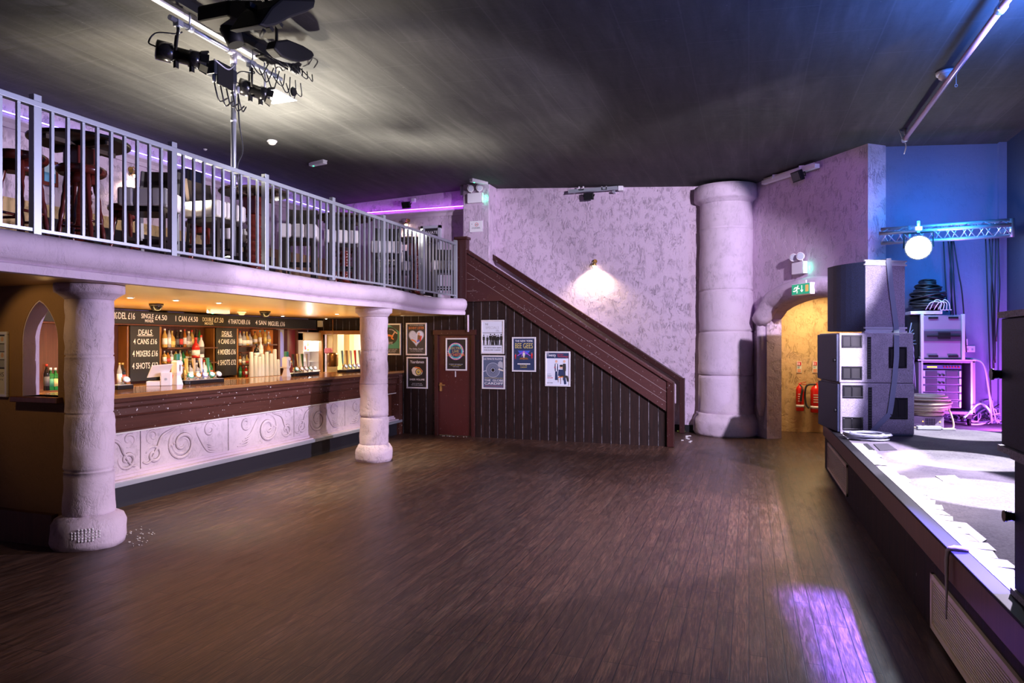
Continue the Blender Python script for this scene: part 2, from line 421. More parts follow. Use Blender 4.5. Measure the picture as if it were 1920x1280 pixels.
# boarded wall under the stair, with its door
def py(px, py_): p = onY(px, py_, 11.94); return (p.x, p.z)
sA = py(941, 564); sB = py(1262, 776)
DL, DR, DT = py(816, 700)[0], py(891, 700)[0], py(850, 621)[1]
b = MB()
P = [(-7.0, 0), (DL, 0), (DL, DT), (DR, DT), (DR, 0), (-1.26, 0), (-1.26, sB[1]), sA, (-5.05, sA[1]), (-5.05, 2.29), (-7.0, 2.29)]
b.prism(P, lambda u, v: (u, 11.94, v), (0, .06, 0)); struct('wall_stair', b, M_panel)
b = MB(); b.box((-7.06, 11.94, 0), (-7.0, 12.9, 2.29)); struct('wall_bar_return', b, M_panely)
d = MB(); d.box((DL + .07, 11.955, .01), (DR - .07, 11.99, DT - .07)); door = struct('door_1', d, M_door, bevel=.003)
b = MB(); b.box((DL, 11.90, 0), (DL + .07, 12, DT)); b.box((DR - .07, 11.90, 0), (DR, 12, DT)); b.box((DL - .03, 11.895, DT - .07), (DR + .03, 12, DT + .03)); b.build('door_frame', M_redv, door, bevel=.006)
hp = onY(827, 723, 11.95)
b = MB(); b.box((hp.x - .02, 11.93, hp.z - .10), (hp.x + .02, 11.956, hp.z + .06)); b.cyl((hp.x, 11.93, hp.z + .02), (hp.x, 11.89, hp.z + .02), .012); b.bar((hp.x - .01, 11.89, hp.z + .02), (hp.x + .11, 11.885, hp.z + .02), .02)
b.build('door_handle', M_brass, door)['label'] = 'brass lever handle'
b = MB(); p = onY(854, 701, 11.95); b.cbox((p.x, 11.95, p.z), (.018, .012, .11)); b.build('door_plate', M_alu, door)

# wall with the pointed window at the bar end
def pw(px, py_): p = onY(px, py_, 4.38); return (p.x, p.z)
wl, wr, wa = pw(41, 742), pw(109, 742), pw(73, 562)
zs = pw(50, 640)[1]
arch = []
for k in range(9):
    a = k / 8; arch.append((wl[0] + (wa[0] - wl[0]) * a ** 1.9, zs + (wa[1] - zs) * (1 - (1 - a) ** 1.25)))
for k in range(7, -1, -1):
    a = k / 8; arch.append((wr[0] + (wa[0] - wr[0]) * a ** 1.9, zs + (wa[1] - zs) * (1 - (1 - a) ** 1.25)))
b = MB(); f = lambda u, v: (u, 4.38, v)
b.prism([(-9.25, 0), (wl[0], 0), (wl[0], 2.305), (-9.25, 2.305)], f, (0, .16, 0))
b.prism([(wr[0], 0), (-5.56, 0), (-5.56, 2.305), (wr[0], 2.305)], f, (0, .16, 0))
b.prism([(wl[0], 0), (wr[0], 0), (wr[0], wl[1]), (wl[0], wl[1])], f, (0, .16, 0))
b.prism(arch + [(wr[0], 2.305), (wl[0], 2.305)], f, (0, .16, 0))
struct('wall_bar_end', b, M_brown)
b = MB(); ring = [(wl[0], wl[1])] + arch + [(wr[0], wr[1])]
cx = (wl[0] + wr[0]) / 2
inn = [(cx + (u - cx) * .965, wl[1] + (v - wl[1]) * .985) for u, v in ring]
for (p, q), (r_, s_) in zip(zip(ring, ring[1:]), zip(inn, inn[1:])):
    b._faces([(p[0], 4.385, p[1]), (q[0], 4.385, q[1]), (s_[0], 4.385, s_[1]), (r_[0], 4.385, r_[1]), (p[0], 4.535, p[1]), (q[0], 4.535, q[1]), (s_[0], 4.535, s_[1]), (r_[0], 4.535, r_[1])],
             ((0,1,2,3), (7,6,5,4), (3,2,6,7)))
win = struct('window_1', b, M_lip)
b = MB(); b.box((wl[0] - .06, 4.31, wl[1] - .05), (wr[0] + .06, 4.56, wl[1] + .0)); b.build('window_sill', M_barbrown, win, bevel=.006)
b = MB(); b.box((-9.25, 4.32, .0), (-5.76, 4.38, .28)); struct('baseboard_bar_end', b, M_barbrown)

# wall beyond the bar with the lit hatch, and the bright room behind it
h0, h1 = onY(606, 627, 12.85), onY(690, 627, 12.85)
hx0, hx1, hz1 = h0.x, -7.12, h0.z
b = MB(); f = lambda u, v: (u, 12.85, v)
b.prism([(-9.25, 0), (hx0, 0), (hx0, 2.3), (-9.25, 2.3)], f, (0, .06, 0)); b.prism([(hx1, 0), (-7.0, 0), (-7.0, 2.3), (hx1, 2.3)], f, (0, .06, 0))
b.prism([(hx0, 0), (hx1, 0), (hx1, 1.0), (hx0, 1.0)], f, (0, .06, 0)); b.prism([(hx0, hz1), (hx1, hz1), (hx1, 2.3), (hx0, 2.3)], f, (0, .06, 0))
struct('wall_bar_back', b, M_panel)
b = MB(); w_ = .085
b.box((hx0 - w_, 12.80, 1.0), (hx0, 12.92, hz1 + w_)); b.box((hx1, 12.80, 1.0), (hx1 + w_, 12.92, hz1 + w_)); b.box((hx0, 12.80, hz1), (hx1, 12.92, hz1 + w_)); b.box((hx0 - w_, 12.78, .95), (hx1 + w_, 12.92, 1.0))
struct('window_2', b, M_pine, bevel=.008)
M_cream = mat('cream_wall', (.80,.74,.62), .7); M_yel = mat('warm_yellow_wall', (.70,.50,.20), .7)
b = MB(); b.box((-9.2, 13.88, 0), (-6.3, 13.95, 2.3)); struct('wall_hatch_room', b, M_cream)
b = MB(); p = onY(640, 660, 13.7); b.box((p.x - .12, 13.7, 0), (p.x + .22, 13.88, 2.3)); b.box((hx0 + .02, 12.95, 0), (hx0 + .30, 13.2, 2.3)); struct('wall_hatch_post', b, M_yel)
b = MB(); b.box((-9.2, 12.92, 2.28), (-6.3, 13.9, 2.31)); struct('ceiling_hatch_room', b, M_cream)

# slanted side wall with the exit arch, corridor behind
d2 = Vector((1.65, -2.8, 0)).normalized(); inn_ = Vector((.861, .508, 0)); O2 = Vector((0, 14, 0)); n2 = -inn_
def side(px, py_, off=0):
    p = onP(px, py_, O2 + n2 * off, n2); return ((p - O2).dot(d2), p.z)
sf = lambda u, v: tuple(O2 + d2 * u + Vector((0, 0, v)))
s0, s1 = side(1438, 700)[0], side(1618, 700)[0]
zsp = side(1436, 598)[1]; zap = side(1545, 558)[1] + .03
aro = []
for k in range(15):
    a = k / 14; u = s0 + (s1 - s0) * a
    aro.append((u, zsp + (zap - zsp) * math.sin(PI * min(1, max(0, a))) ** .55))
SL = 3.26
b = MB(); dep = inn_ * .3
b.prism([(-.1, 0), (s0, 0), (s0, 5.1), (-.1, 5.1)], sf, dep); b.prism([(s1, 0), (SL, 0), (SL, 5.1), (s1, 5.1)], sf, dep)
b.prism([(s0, zsp)] + aro[1:-1] + [(s1, zsp), (s1, 5.1), (s0, 5.1)], sf, dep)
struct('wall_stage_side', b, M_pink)
b = MB(); n3 = Vector(n2) * .02
pts = [Vector(sf(u, v + .17)) + n3 for u, v in aro]; pts = [Vector(sf(s0 - .17, zsp - .03)) + n3] + pts[1:-1] + [Vector(sf(s1 + .1, zsp)) + n3]
b.tube(ease(pts, 3), .17, 12); struct('trim_6', b, M_col)
b = MB(); pts = [Vector(sf(s0 - .12, z)) + n3 * 2 for z in (zsp - .1, 1.6, 1.0, .62, .42)]
b.tube(pts, [.085, .08, .085, .09, .04], 10); struct('trim_7', b, M_col)
b = MB(); b.box((-.6, 14.75, 0), (3.1, 14.9, 3)); struct('wall_corridor', b, M_beige)
b = MB(); b.box((2.6, 11.6, 0), (2.7, 14.8, 3)); struct('wall_corridor_end', b, M_beige)
b = MB(); b.prism([(.3,14.75),(.3,14.05),(1.95,11.6),(2.65,11.6),(2.65,14.75)], lambda u,v:(u,v,2.78), (0,0,.07)); struct('ceiling_corridor', b, M_beige)
# stage walls
b = MB(); b.box((1.62, 11.4, .5), (3.6, 11.55, 4.8)); struct('wall_stage_back', b, M_blue)
b = MB(); b.box((3.42, 1.5, .5), (3.55, 11.45, 4.8)); struct('wall_stage_right', b, M_navy)
p = onY(1876, 500, 11.4); b = MB(); b.box((p.x - .04, 11.32, .6), (3.43, 11.42, 4.7)); struct('wall_stage_pier', b, M_blue)

# stage
DZ = .64
def fx(y): return 1.03 + (10.7 - y) * .0085
st = thing('stage', 'low carpeted stage with dark boarded front and worn white taped edge', 'stage', (2.2, 6, 0)); st['kind'] = 'structure'
b = MB(); b.prism([(fx(10.7) + .02, 10.7), (fx(.5) + .02, .5), (3.45, .5), (3.45, 11.38), (1.62, 11.38)], lambda u, v: (u, v, .1), (0, 0, DZ - .1)); b.build('stage_deck', M_carpet, st)
b = MB(); b.prism([(fx(10.7), 10.7), (fx(.5), .5), (fx(.5) + .06, .5), (fx(10.7) + .06, 10.7)], lambda u, v: (u, v, 0), (0, 0, DZ - .17)); b.build('stage_front', M_fascia, st)
b = MB(); b.prism([(fx(10.72) - .025, 10.72), (fx(.5) - .025, .5), (fx(.5) + .05, .5), (fx(10.72) + .05, 10.72)], lambda u, v: (u, v, DZ - .18), (0, 0, .17)); b.build('stage_fascia', M_barbrown, st, bevel=.006)
b = MB(); b.prism([(fx(10.72) - .035, 10.72), (fx(.5) - .035, .5), (fx(.5) + .06, .5), (fx(10.72) + .06, 10.72)], lambda u, v: (u, v, DZ - .012), (0, 0, .018)); b.build('stage_nosing', M_black, st, bevel=.004)
b = MB(); ys = [10.2 - i * .16 for i in range(45)]
for i in range(44):
    if i in (8, 9, 19): continue
    x0 = fx(ys[i]) + .055; w0, w1 = .13 + R.uniform(-.02, .03), .13 + R.uniform(-.02, .03)
    b._faces([(x0, ys[i], DZ + .009), (x0 + w0, ys[i] - R.uniform(0, .03), DZ + .006), (x0 + w1, ys[i+1], DZ + .006), (x0, ys[i+1], DZ + .009)], ((0, 1, 2, 3),))
b.build('edge_tape', M_tape, st)

# =====================================================================  COLUMNS
def column(name, label, c, H, r, rb, rc, hb, joints, tall=False):
    o = thing(name, label, 'column', (c[0], c[1], 0)); o['kind'] = 'structure'
    def rough(prof, seg, amp, nm):
        b = MB(); b.lathe(prof, (0,0,0), seg, smooth=True)
        for v in b.bm.verts:
            k = 2.2 * mnoise.noise(v.co * 4.5 + Vector(c + (0,))) + 1.2 * mnoise.noise(v.co * 13)
            q = 1 + amp * k / max(.05, math.hypot(v.co.x, v.co.y)); v.co.x *= q; v.co.y *= q
        return b.build(nm, M_col, o, world=False)
    z0 = hb * .95; prof = []; n = 44
    zz = [z0 + (H - .12 - z0) * i / n for i in range(n + 1)]
    for z in zz:
        prof.append((r * (1.05 - .07 * (z - z0) / (H - z0)), z))
    for j in joints:
        prof += [(r * 1.012, j - .012), (r * .95, j), (r * 1.012, j + .012)]
    prof.sort(key=lambda p: p[1]); rough(prof, 36, .006, 'shaft')
    rough([(rb * .96, 0), (rb, .05), (rb * 1.01, hb * .5), (rb, hb * .72), (rb * .9, hb * .9), (r * 1.12, hb), (r, hb + .01)], 36, .009, 'base')
    k = 2.2 if tall else .8
    rough([(r, H - .34), (r * 1.01, H - .31), (rc * .97, H - .275), (rc, H - .25), (rc * 1.01, H - .12), (rc, H)] if tall else [(r, H - .135), (r * 1.04, H - .125), (rc * .90, H - .085), (rc * .99, H - .072), (rc, H - .03), (rc, H)], 36, .006, 'capital')
    return o
jz = lambda ys_, t_: [1.8 - (y - 640) / 1280 * t_ for y in ys_]
column('column', 'stout plaster column beside the pointed window, mesh patch on its foot', (-5.57, 4.53), 2.305, .19, .295, .28, .27, jz((667, 775, 883), 6.0))
column('column.001', 'slim plaster column standing in front of the bar taps', (-5.37, 9.1), 2.305, .207, .275, .275, .25, jz((658, 719, 781, 836), 10.3))
column('column.002', 'tall thick plaster column rising to the ceiling in the back corner', (-.42, 13.95), 4.79, .50, .62, .60, .42, jz((430, 545, 622, 703), 13.2), True)
# patch of exposed mesh on the near foot
o = bpy.data.objects['column']; base = [c for c in o.children if c.name.startswith('base')][0]
b = MB(); az = math.radians(-45)
for i in range(9):
    for j in range(5):
        a = az + (i - 4) * .085; z = .095 + j * .024; rr = .305
        if (i - 4) ** 2 / 22 + (j - 2) ** 2 / 5 > 1: continue
        p = Vector((-5.57 + rr * math.cos(a), 4.53 + rr * math.sin(a), z)); tn = Vector((-math.sin(a), math.cos(a), 0))
        b.tube([p - tn * .011, p + tn * .011], .003, 4); b.tube([p - Vector((0,0,.011)), p + Vector((0,0,.011))], .003, 4)
b.build('mesh_patch', M_white, o)
# =====================================================================  BALCONY RAILING
RX, BZ = -5.2, 2.6
rl = thing('balcony_railing', 'long silver metal railing of square bars along the balcony edge', 'railing', (RX, 7, 2.62))
b = MB(); b.box((RX - .03, 2.3, 3.605), (RX + .03, 11.78, 3.65)); b.build('top_rail', M_steel, rl, bevel=.004)
b = MB(); b.box((RX - .02, 2.3, 2.645), (RX + .02, 11.78, 2.67)); b.build('bottom_rail', M_steel, rl)
posts = [2.445 + 1.325 * k for k in range(8)]
post = bal = None
for k, y in enumerate(posts):
    if k == 7: y = 11.76
    if post is None:
        b = MB(); b.box((RX - .028, y - .032, 2.61), (RX + .028, y + .032, 3.70)); post = b.build('post', M_steel, rl, bevel=.003); py0 = y
    else: o = post.copy(); C.objects.link(o); o.location.y += y - py0
for k in range(7):
    for j in range(1, 10):
        y = posts[k] + (min(posts[k+1], 11.76) - posts[k]) * j / 10
        if y < 3.1: continue
        if bal is None:
            b = MB(); b.box((RX - .012, y - .012, 2.66), (RX + .012, y + .012, 3.61)); bal = b.build('baluster', M_steel, rl); by0 = y
        else: o = bal.copy(); C.objects.link(o); o.location.y += y - by0

# =====================================================================  STAIRCASE
K0 = mat('seam_grey', (.30,.25,.25), .6)
sc = thing('staircase', 'dark red boarded staircase with sloping handrails down from the balcony', 'staircase', (-3.2, 12.9, 0))
def ps(px, py_, y=11.91): p = onY(px, py_, y); return (p.x, p.z)
A, B_, Cc, D, E = ps(852, 458), ps(1262, 721), ps(1262, 779), ps(941, 564), ps(852, 566)
b = MB(); b.prism([A, B_, Cc, D, E], lambda u, v: (u, 11.885, v), (0, .05, 0))
def lerp(p, q, t_): return (p[0] + (q[0]-p[0])*t_, p[1] + (q[1]-p[1])*t_)
for t_ in (.36, .70):
    p, q = lerp(A, (E[0], A[1] - (B_[1]-Cc[1])), t_), lerp(B_, Cc, t_)
    b.bar((p[0], 11.884, p[1]), (q[0], 11.884, q[1]), .0035, .004, 1)
for t_ in (.62, .82): p = lerp(A, E, t_); b.bar((p[0], 11.884, p[1]), (p[0] + .38 + t_*.1, 11.884, p[1] + .004), .0035, .004, 1)
b.build('balustrade_panel', [M_red, K0], sc)
b = MB(); b.bar((A[0], 11.91, A[1] + .03), (B_[0], 11.91, B_[1] + .03), .12, .06); b.build('handrail', M_red, sc, bevel=.012)
F, G = ps(903, 468, 13.8), ps(1279, 713, 13.8)
b = MB(); b.bar((F[0], 13.8, F[1]), (G[0], 13.8, G[1]), .10, .11); b.build('wall_handrail', M_redv, sc, bevel=.015)
b = MB(); b.prism([(F[0], F[1] - .06), (G[0], G[1] - .06), (G[0], G[1] - .55), (F[0], F[1] - .55)], lambda u, v: (u, 13.90, v), (0, .05, 0)); b.build('wall_string', M_lip, sc)
b = MB(); b.box((B_[0] - .10, 11.86, 0), (B_[0] + .02, 11.98, B_[1] + .05)); b.build('newel_post', M_redv, sc, bevel=.01)
p, q = ps(856, 447), ps(877, 460); b = MB(); b.box((p[0], 11.84, 2.6), (q[0], 12.0, p[1] - .03)); b.box((p[0] - .02, 11.82, p[1] - .03), (q[0] + .02, 12.02, p[1] + .02)); b.build('newel_post', M_redv, sc, bevel=.01)
b = MB(); b.box((G[0] - .05, 13.74, 0), (G[0] + .05, 13.86, G[1] + .05)); b.build('newel_post', M_redv, sc, bevel=.01)
p, q = ps(893, 463, 13.8), ps(909, 470, 13.8); b = MB(); b.box((p[0] + .03, 13.74, 2.62), (q[0], 13.86, p[1] - .03)); b.box((p[0], 13.72, p[1] - .03), (q[0] + .02, 13.88, p[1] + .02)); b.build('newel_post', M_redv, sc, bevel=.01)
for k in range(13):
    x = -1.42 - .280 * k; z = .2 * (k + 1) * .925
    b = MB(); b.box((x - .27, 12.01, z - .05), (x + .03, 13.74, z)); b.box((x - .02, 12.01, max(0, z - .185)), (x, 13.74, z - .05))
    b.build('tread', M_barbrown, sc)

# =====================================================================  BALCONY FURNITURE
def turned(b, p, q, r, n=16, sides=8):
    p, q = Vector(p), Vector(q); pts = []; rs = []
    for i in range(n + 1):
        t_ = i / n; pts.append(p.lerp(q, t_))
        w = 1.25 if t_ < .24 else (.72 + .38 * abs(math.sin(t_ * 15)) if t_ < .86 else 1.1)
        rs.append(r * w)
    b.tube(pts, rs, sides)
def make_stool(loc, rz, label, group):
    o = thing('bar_stool', label, 'stool', loc, rz, group)
    b = MB(); b.lathe([(.17, .665), (.19, .68), (.198, .70), (.195, .725), (.175, .74), (.02, .735)], seg=24); b.build('seat', M_maho, o, world=False)
    b = MB(); b.lathe([(.125, .585), (.14, .6), (.14, .665)], seg=4); b.build('seat_block', M_maho, o, world=False)
    for k in range(4):
        a = PI/4 + k*PI/2; b = MB(); turned(b, (.11*math.cos(a), .11*math.sin(a), .665), (.20*math.cos(a), .20*math.sin(a), .0), .022); b.build('leg', M_maho, o, world=False)
    for k in range(4):
        a, c = PI/4 + k*PI/2, PI/4 + (k+1)*PI/2; z = .2 + .06*(k % 2); r_ = .20 - .09*z/.665
        b = MB(); b.cyl((r_*math.cos(a), r_*math.sin(a), z), (r_*math.cos(c), r_*math.sin(c), z), .012, seg=8); b.build('rung', M_maho, o, world=False)
    return o
def make_chair(loc, rz, label, group):
    o = thing('high_chair', label, 'chair', loc, rz, group)
    b = MB()
    for i in range(3): b.box((-.245 + i*.163, -.245, .60), (-.245 + i*.163 + .162, .23, .79))
    b.build('seat_cushion', M_cush, o, world=False, bevel=.028, seg=3)
    b = MB(); b.box((-.2, -.2, .545), (.2, .2, .605)); b.build('seat_frame', M_chair, o, world=False)
    for sx in (-1, 1):
        b = MB(); b.bar((sx*.185, -.19, 0), (sx*.185, -.19, .56), .045); b.build('leg', M_chair, o, world=False)
        b = MB(); b.tube([(sx*.185, .24, 0), (sx*.185, .20, .6), (sx*.185, .21, .8), (sx*.185, .25, 1.06)], .024, 4, smooth=False); b.build('leg', M_chair, o, world=False)
    b = MB(); b.prism([(.20, .78), (.225, .78), (.275, 1.06), (.245, 1.06)], lambda u, v: (-.18, u, v), (.36, 0, 0)); b.build('backrest', M_chair, o, world=False)
    for (p, q) in (((-.185,-.19,.22), (.185,-.19,.22)), ((-.185,.22,.3), (.185,.22,.3)), ((-.185,-.19,.28), (-.185,.22,.28)), ((.185,-.19,.28), (.185,.22,.28))):
        b = MB(); b.bar(p, q, .022, .035); b.build('stretcher', M_chair, o, world=False)
    return o
def make_table(loc, label, group):
    o = thing('pub_table', label, 'table', loc, 0, group)
    b = MB(); b.lathe([(.41, 1.085), (.43, 1.095), (.43, 1.115), (.41, 1.12), (.01, 1.12)], seg=40); b.build('table_top', M_table, o, world=False)
    b = MB(); b.bar((-.36, 0, 1.065), (.36, 0, 1.065), .07, .04); b.bar((0, -.36, 1.065), (0, .36, 1.065), .07, .04); b.build('top_brace', M_table, o, world=False)
    b = MB(); b.box((-.1, -.1, .82), (.1, .1, 1.05)); b.build('post_block', M_maho, o, world=False, bevel=.01)
    prof = [(.16, .06), (.11, .12)] + [(.075 + .03 * abs(math.sin(i * .9)), .14 + .66 * i / 26) for i in range(27)] + [(.10, .82)]
    b = MB(); b.lathe(prof, seg=16); b.build('pedestal', M_maho, o, world=False)
    for k in range(4):
        a = PI/4 + k*PI/2; b = MB(); b.bar((.05*math.cos(a), .05*math.sin(a), .07), (.30*math.cos(a), .30*math.sin(a), .03), .07, .06); b.build('foot', M_maho, o, world=False)
    return o
T = [((-6.05, 4.82), 'round dark pub table behind the first railing bays, nearest its camera end'), ((-6.0, 7.2), 'round pub table behind the lighting pole and the white stool chairs'),
     ((-5.9, 9.12), 'round pub table with red turned pedestal in the middle of the balcony'), ((-5.95, 11.6), 'round pub table beside the balcony wall lamp near the stair top')]
tb = None
for (x, y), lab in T:
    if tb is None: tb = make_table((x, y, BZ), lab, 'pub tables on the balcony')
    else: dup(tb, (x, y, BZ), label=lab)
S_ = [((-5.66, 3.98), .2, 'red mahogany stool cut by the picture edge beside the tall post'), ((-5.58, 4.46), .5, 'red mahogany stool with turned legs in front of the first round table'),
      ((-6.68, 5.9), .3, 'low mahogany stool half hidden behind the first white cushioned chair'), ((-6.68, 7.0), .9, 'mahogany stool behind the chair next to the lighting pole'),
      ((-6.3, 9.7), .6, 'mahogany stool in shadow behind the middle white chairs')]
stl = None
for (x, y), rz, lab in S_:
    if stl is None: stl = make_stool((x, y, BZ), rz, lab, 'mahogany stools on the balcony')
    else: dup(stl, (x, y, BZ), rz, lab)
CH = [((-6.0, 5.6), .45, 'white cushioned high chair standing alone beside the second railing post'), ((-5.85, 6.35), 1.6, 'white cushioned high chair directly behind the lighting pole'),
      ((-5.85, 7.95), .5, 'white cushioned high chair between the lighting pole and the fourth post'), ((-5.60, 8.58), .6, 'white cushioned high chair just before the middle round table'),
      ((-5.52, 9.75), .5, 'white cushioned high chair on the far side of the middle table'), ((-6.1, 10.8), .7, 'white cushioned high chair in front of the balcony wall lamp'),
      ((-6.5, 12.3), 1.0, 'white cushioned high chair against the far balcony wall'), ((-5.75, 12.4), .5, 'white cushioned high chair nearest the top of the stairs'),
      ((-6.95, 7.75), 1.6, 'white cushioned high chair set back behind the front row of chairs')]
chr_ = None
for (x, y), rz, lab in CH:
    if chr_ is None: chr_ = make_chair((x, y, BZ), rz, lab, 'white cushioned chairs on the balcony')
    else: dup(chr_, (x, y, BZ), rz, lab)
# wall things up there
def wall_lamp(name, label, p, nrm, power):
    """small metal shade throwing light down the wall"""
    p, nrm = Vector(p), Vector(nrm)
    o = thing(name, label, 'lamp', p)
    b = MB(); b.cyl(p, p + nrm * .02, .045); b.build('wall_plate', M_brass, o)
    b = MB(); b.tube(ease([p + nrm*.01, p + nrm*.07 + Vector((0,0,.035)), p + nrm*.11 + Vector((0,0,-.01))], 4), .009, 6); b.build('arm', M_brass, o)
    q = p + nrm * .11; b = MB(); b.lathe([(.02, -.02), (.035, -.05), (.055, -.10)], q, 14); b.build('lamp_shade', M_brass, o)
    b = MB(); b.sphere(q + Vector((0,0,-.105)), .034, 10); b.build('bulb', emi('lamp_bulb_' + name, (1, .85, .6), 40), o)
    light('SPOT', name + '_light', q + Vector((0,0,-.14)) + nrm*.03, q + Vector((0,0,-1)) - nrm*.22, power, (1, .80, .48), spot_size=math.radians(130), spot_blend=.6, shadow_soft_size=.03)
    return o
wall_lamp('wall_lamp', 'lit brass wall lamp above the white chair on the balcony', onX(244, 318, -9.25), (1,0,0), 25)
p = onY(766, 414, 14); wall_lamp('wall_lamp', 'lit brass wall lamp on the far balcony wall near the door', p, (0,-1,0), 25)
p = onY(1116, 490, 14); wall_lamp('wall_lamp', 'lit brass wall lamp above the stairs on the bare plaster wall', p, (0,-1,0), 120)
# framed picture on the side wall
p, q = onX(74, 296, -9.2), onX(108, 352, -9.2)
o = thing('framed_picture', 'small framed blue seascape on the balcony side wall', 'picture', ((p.x), (p.y+q.y)/2, q.z))
b = MB(); b.box((-9.21, p.y, q.z), (-9.18, q.y, p.z)); b.build('frame', M_maho, o, bevel=.006)
b = MB(); b.box((-9.185, p.y + .05, q.z + .05), (-9.172, q.y - .05, (p.z+q.z)/2)); b.build('sea', colr('sea_blue', (.08,.26,.42)), o)
b = MB(); b.box((-9.185, p.y + .05, (p.z+q.z)/2), (-9.172, q.y - .05, p.z - .05)); b.build('sky', colr('sky_pale', (.45,.60,.68)), o)
# door with PRIVATE on it, dark cabinet, bench
p, q = onY(794, 429, 13.95), onY(822, 429, 13.95)
d = MB(); d.box((p.x, 13.94, 2.6), (q.x, 13.99, p.z)); door2 = struct('door_2', d, colr('dark_door', (.025,.022,.022), .35), bevel=.004)
b = MB(); b.box((p.x - .06, 13.92, 2.6), (p.x, 14, p.z + .06)); b.box((q.x, 13.92, 2.6), (q.x + .06, 14, p.z + .06)); b.box((p.x - .06, 13.92, p.z), (q.x + .06, 14, p.z + .06)); b.build('door_frame', M_greyp, door2)
b = MB(); b.text('PRIVATE', .095, Matrix.Translation(((p.x+q.x)/2, 13.935, p.z - .10)) @ Matrix.Rotation(PI/2, 4, 'X')); b.build('lettering', M_white, door2)
p, q = onX(343, 316, -9.0), onX(371, 378, -9.0)
o = thing('wall_mounted_speaker', 'black speaker cabinet on the balcony side wall behind the pole', 'speaker', (-9.1, (p.y+q.y)/2, q.z)); 
b = MB(); b.box((-9.2, p.y, q.z), (-8.9, q.y, p.z)); b.build('cabinet', M_black, o, bevel=.01)
for z0, z1 in ((.05, .45), (.52, .95)):
    b = MB(); h = p.z - q.z; b.box((-8.905, p.y + .05, q.z + h*z0), (-8.89, q.y - .05, q.z + h*z1)); b.build('grille', M_grill, o)
b = MB(); b.box((-9.2, 6.6, BZ), (-8.7, 11.5, BZ + .42)); b.box((-9.2, 6.6, BZ + .42), (-9.05, 11.5, BZ + .9)); tag(center(b.build('wall_bench', M_chair, None, bevel=.02)), 'long dark bench along the balcony side wall', 'bench')
# purple LED strips on the cornice, and fittings near it
for nm, a, c_, col in (('led_strip', (-9.14, 3, 4.79), (-9.14, 13.7, 4.79), (.28, .20, 1)), ('led_strip', (-9.1, 13.88, 4.79), (-5.9, 13.88, 4.79), (.55, .10, 1))):
    b = MB(); b.bar(a, c_, .02, .012); s_ = b.build(nm, emi('led_' + ('a' if c_[1] < 13.8 else 'b'), col, 9 if c_[1] < 13.8 and a[0] < -9.12 else 14), None); tag(center(s_), 'glowing violet light strip on the ' + ('side' if c_[1] < 13.8 else 'far') + ' balcony cornice', 'light strip')
def flood(label, p, nrm, s=.2, tilt=.35):
    p, nrm = Vector(p), Vector(nrm); o = thing('flood_light', label, 'light', p + nrm*.02)
    M = Matrix.Translation(p + nrm*.17) @ nrm.to_track_quat('Y', 'Z').to_matrix().to_4x4() @ Matrix.Rotation(-tilt, 4, 'X')
    b = MB(); b.box((-s/2, -.04, -s*.36), (s/2, .03, s*.36), 0, M); b.build('housing', M_black, o, bevel=.008)
    b = MB(); b.box((-s*.42, .028, -s*.28), (s*.42, .036, s*.28), 0, M); b.build('lens', M_blk2, o)
    b = MB(); b.tube([M @ Vector((-s/2 - .01, 0, 0)), M @ Vector((-s/2 - .01, -.06, .03)), p + nrm*.012 + Vector((0,0,.02)), M @ Vector((s/2 + .01, -.06, .03)), M @ Vector((s/2 + .01, 0, 0))], .01, 6); b.build('bracket', M_black, o)
    return o
flood('small black floodlight on the violet lit cornice of the far balcony wall', onY(768, 387, 14), (0,-1,0), .2)
flood('small black floodlight under the steel bracket on the bare back wall', onY(1107, 371, 14), (0,-1,0), .2, .2)
p = onP(1512, 331, O2, n2); flood('small black floodlight high on the slanted wall by the stage', p, n2, .24)
p = onY(777, 376, 14); b = MB(); b.cbox((p.x, 13.96, p.z), (.09, .08, .09)); tag(center(b.build('junction_box', M_white, None, bevel=.008)), 'white junction box above the balcony floodlight', 'junction box')
p = onY(866, 357, 13.7); b = MB(); b.cyl((p.x, 13.7, p.z - .12), (p.x, 13.7, p.z + .1), .04); tag(center(b.build('sensor_tube', M_greyp, None)), 'grey cylinder fitting at the ceiling beside the pilaster', 'fitting')
# =====================================================================  THE BAR
Y0, Y1 = 4.70, 11.86
bc = thing('bar_counter', 'long wooden bar counter with carved stone front and varnished top', 'bar', (-6.6, 8.2, 0))
b = MB(); b.box((-7.3, Y0, 1.19), (-6.33, Y1, 1.235)); b.build('counter_top', M_bartop, bc, bevel=.012, seg=3)
b = MB(); pr = [(-6.37,1.19), (-6.38,1.15), (-6.41,1.13), (-6.40,1.10), (-6.44,1.07), (-6.44,1.00), (-6.42,.985), (-6.45,.97), (-6.47,.84), (-6.45,.825), (-6.45,.81), (-6.56,.81), (-6.56,1.19)]
b.prism(pr, lambda u, v: (u, Y0, v), (0, Y1 - Y0, 0)); b.build('front_fascia', M_barwood, bc)
b = MB(); b.box((-6.535, Y0, .795), (-6.455, Y1 - .1, .812)); b.build('edge_strip', M_offw, bc)
b = MB(); b.box((-6.56, Y0, .285), (-6.40, Y1, .30)); b.box((-6.56, Y0, .30), (-6.475, Y1, .33)); b.box((-6.56, Y0, .33), (-6.50, Y1, .36)); b.build('stone_skirting', M_lip, bc)
b = MB(); b.box((-6.6, Y0, .235), (-6.37, Y1, .285)); b.build('foot_ledge', colr('worn_metal', (.40,.42,.50), .4, metal=.4), bc, bevel=.005)
b = MB(); b.box((-6.6, Y0, 0), (-6.44, Y1, .235)); b.build('plinth', colr('plinth_black', (.022,.022,.032), .4), bc)
b = MB(); b.box((-7.28, Y0, 0), (-6.56, Y1, 1.19)); b.build('carcass', M_barbrown, bc)
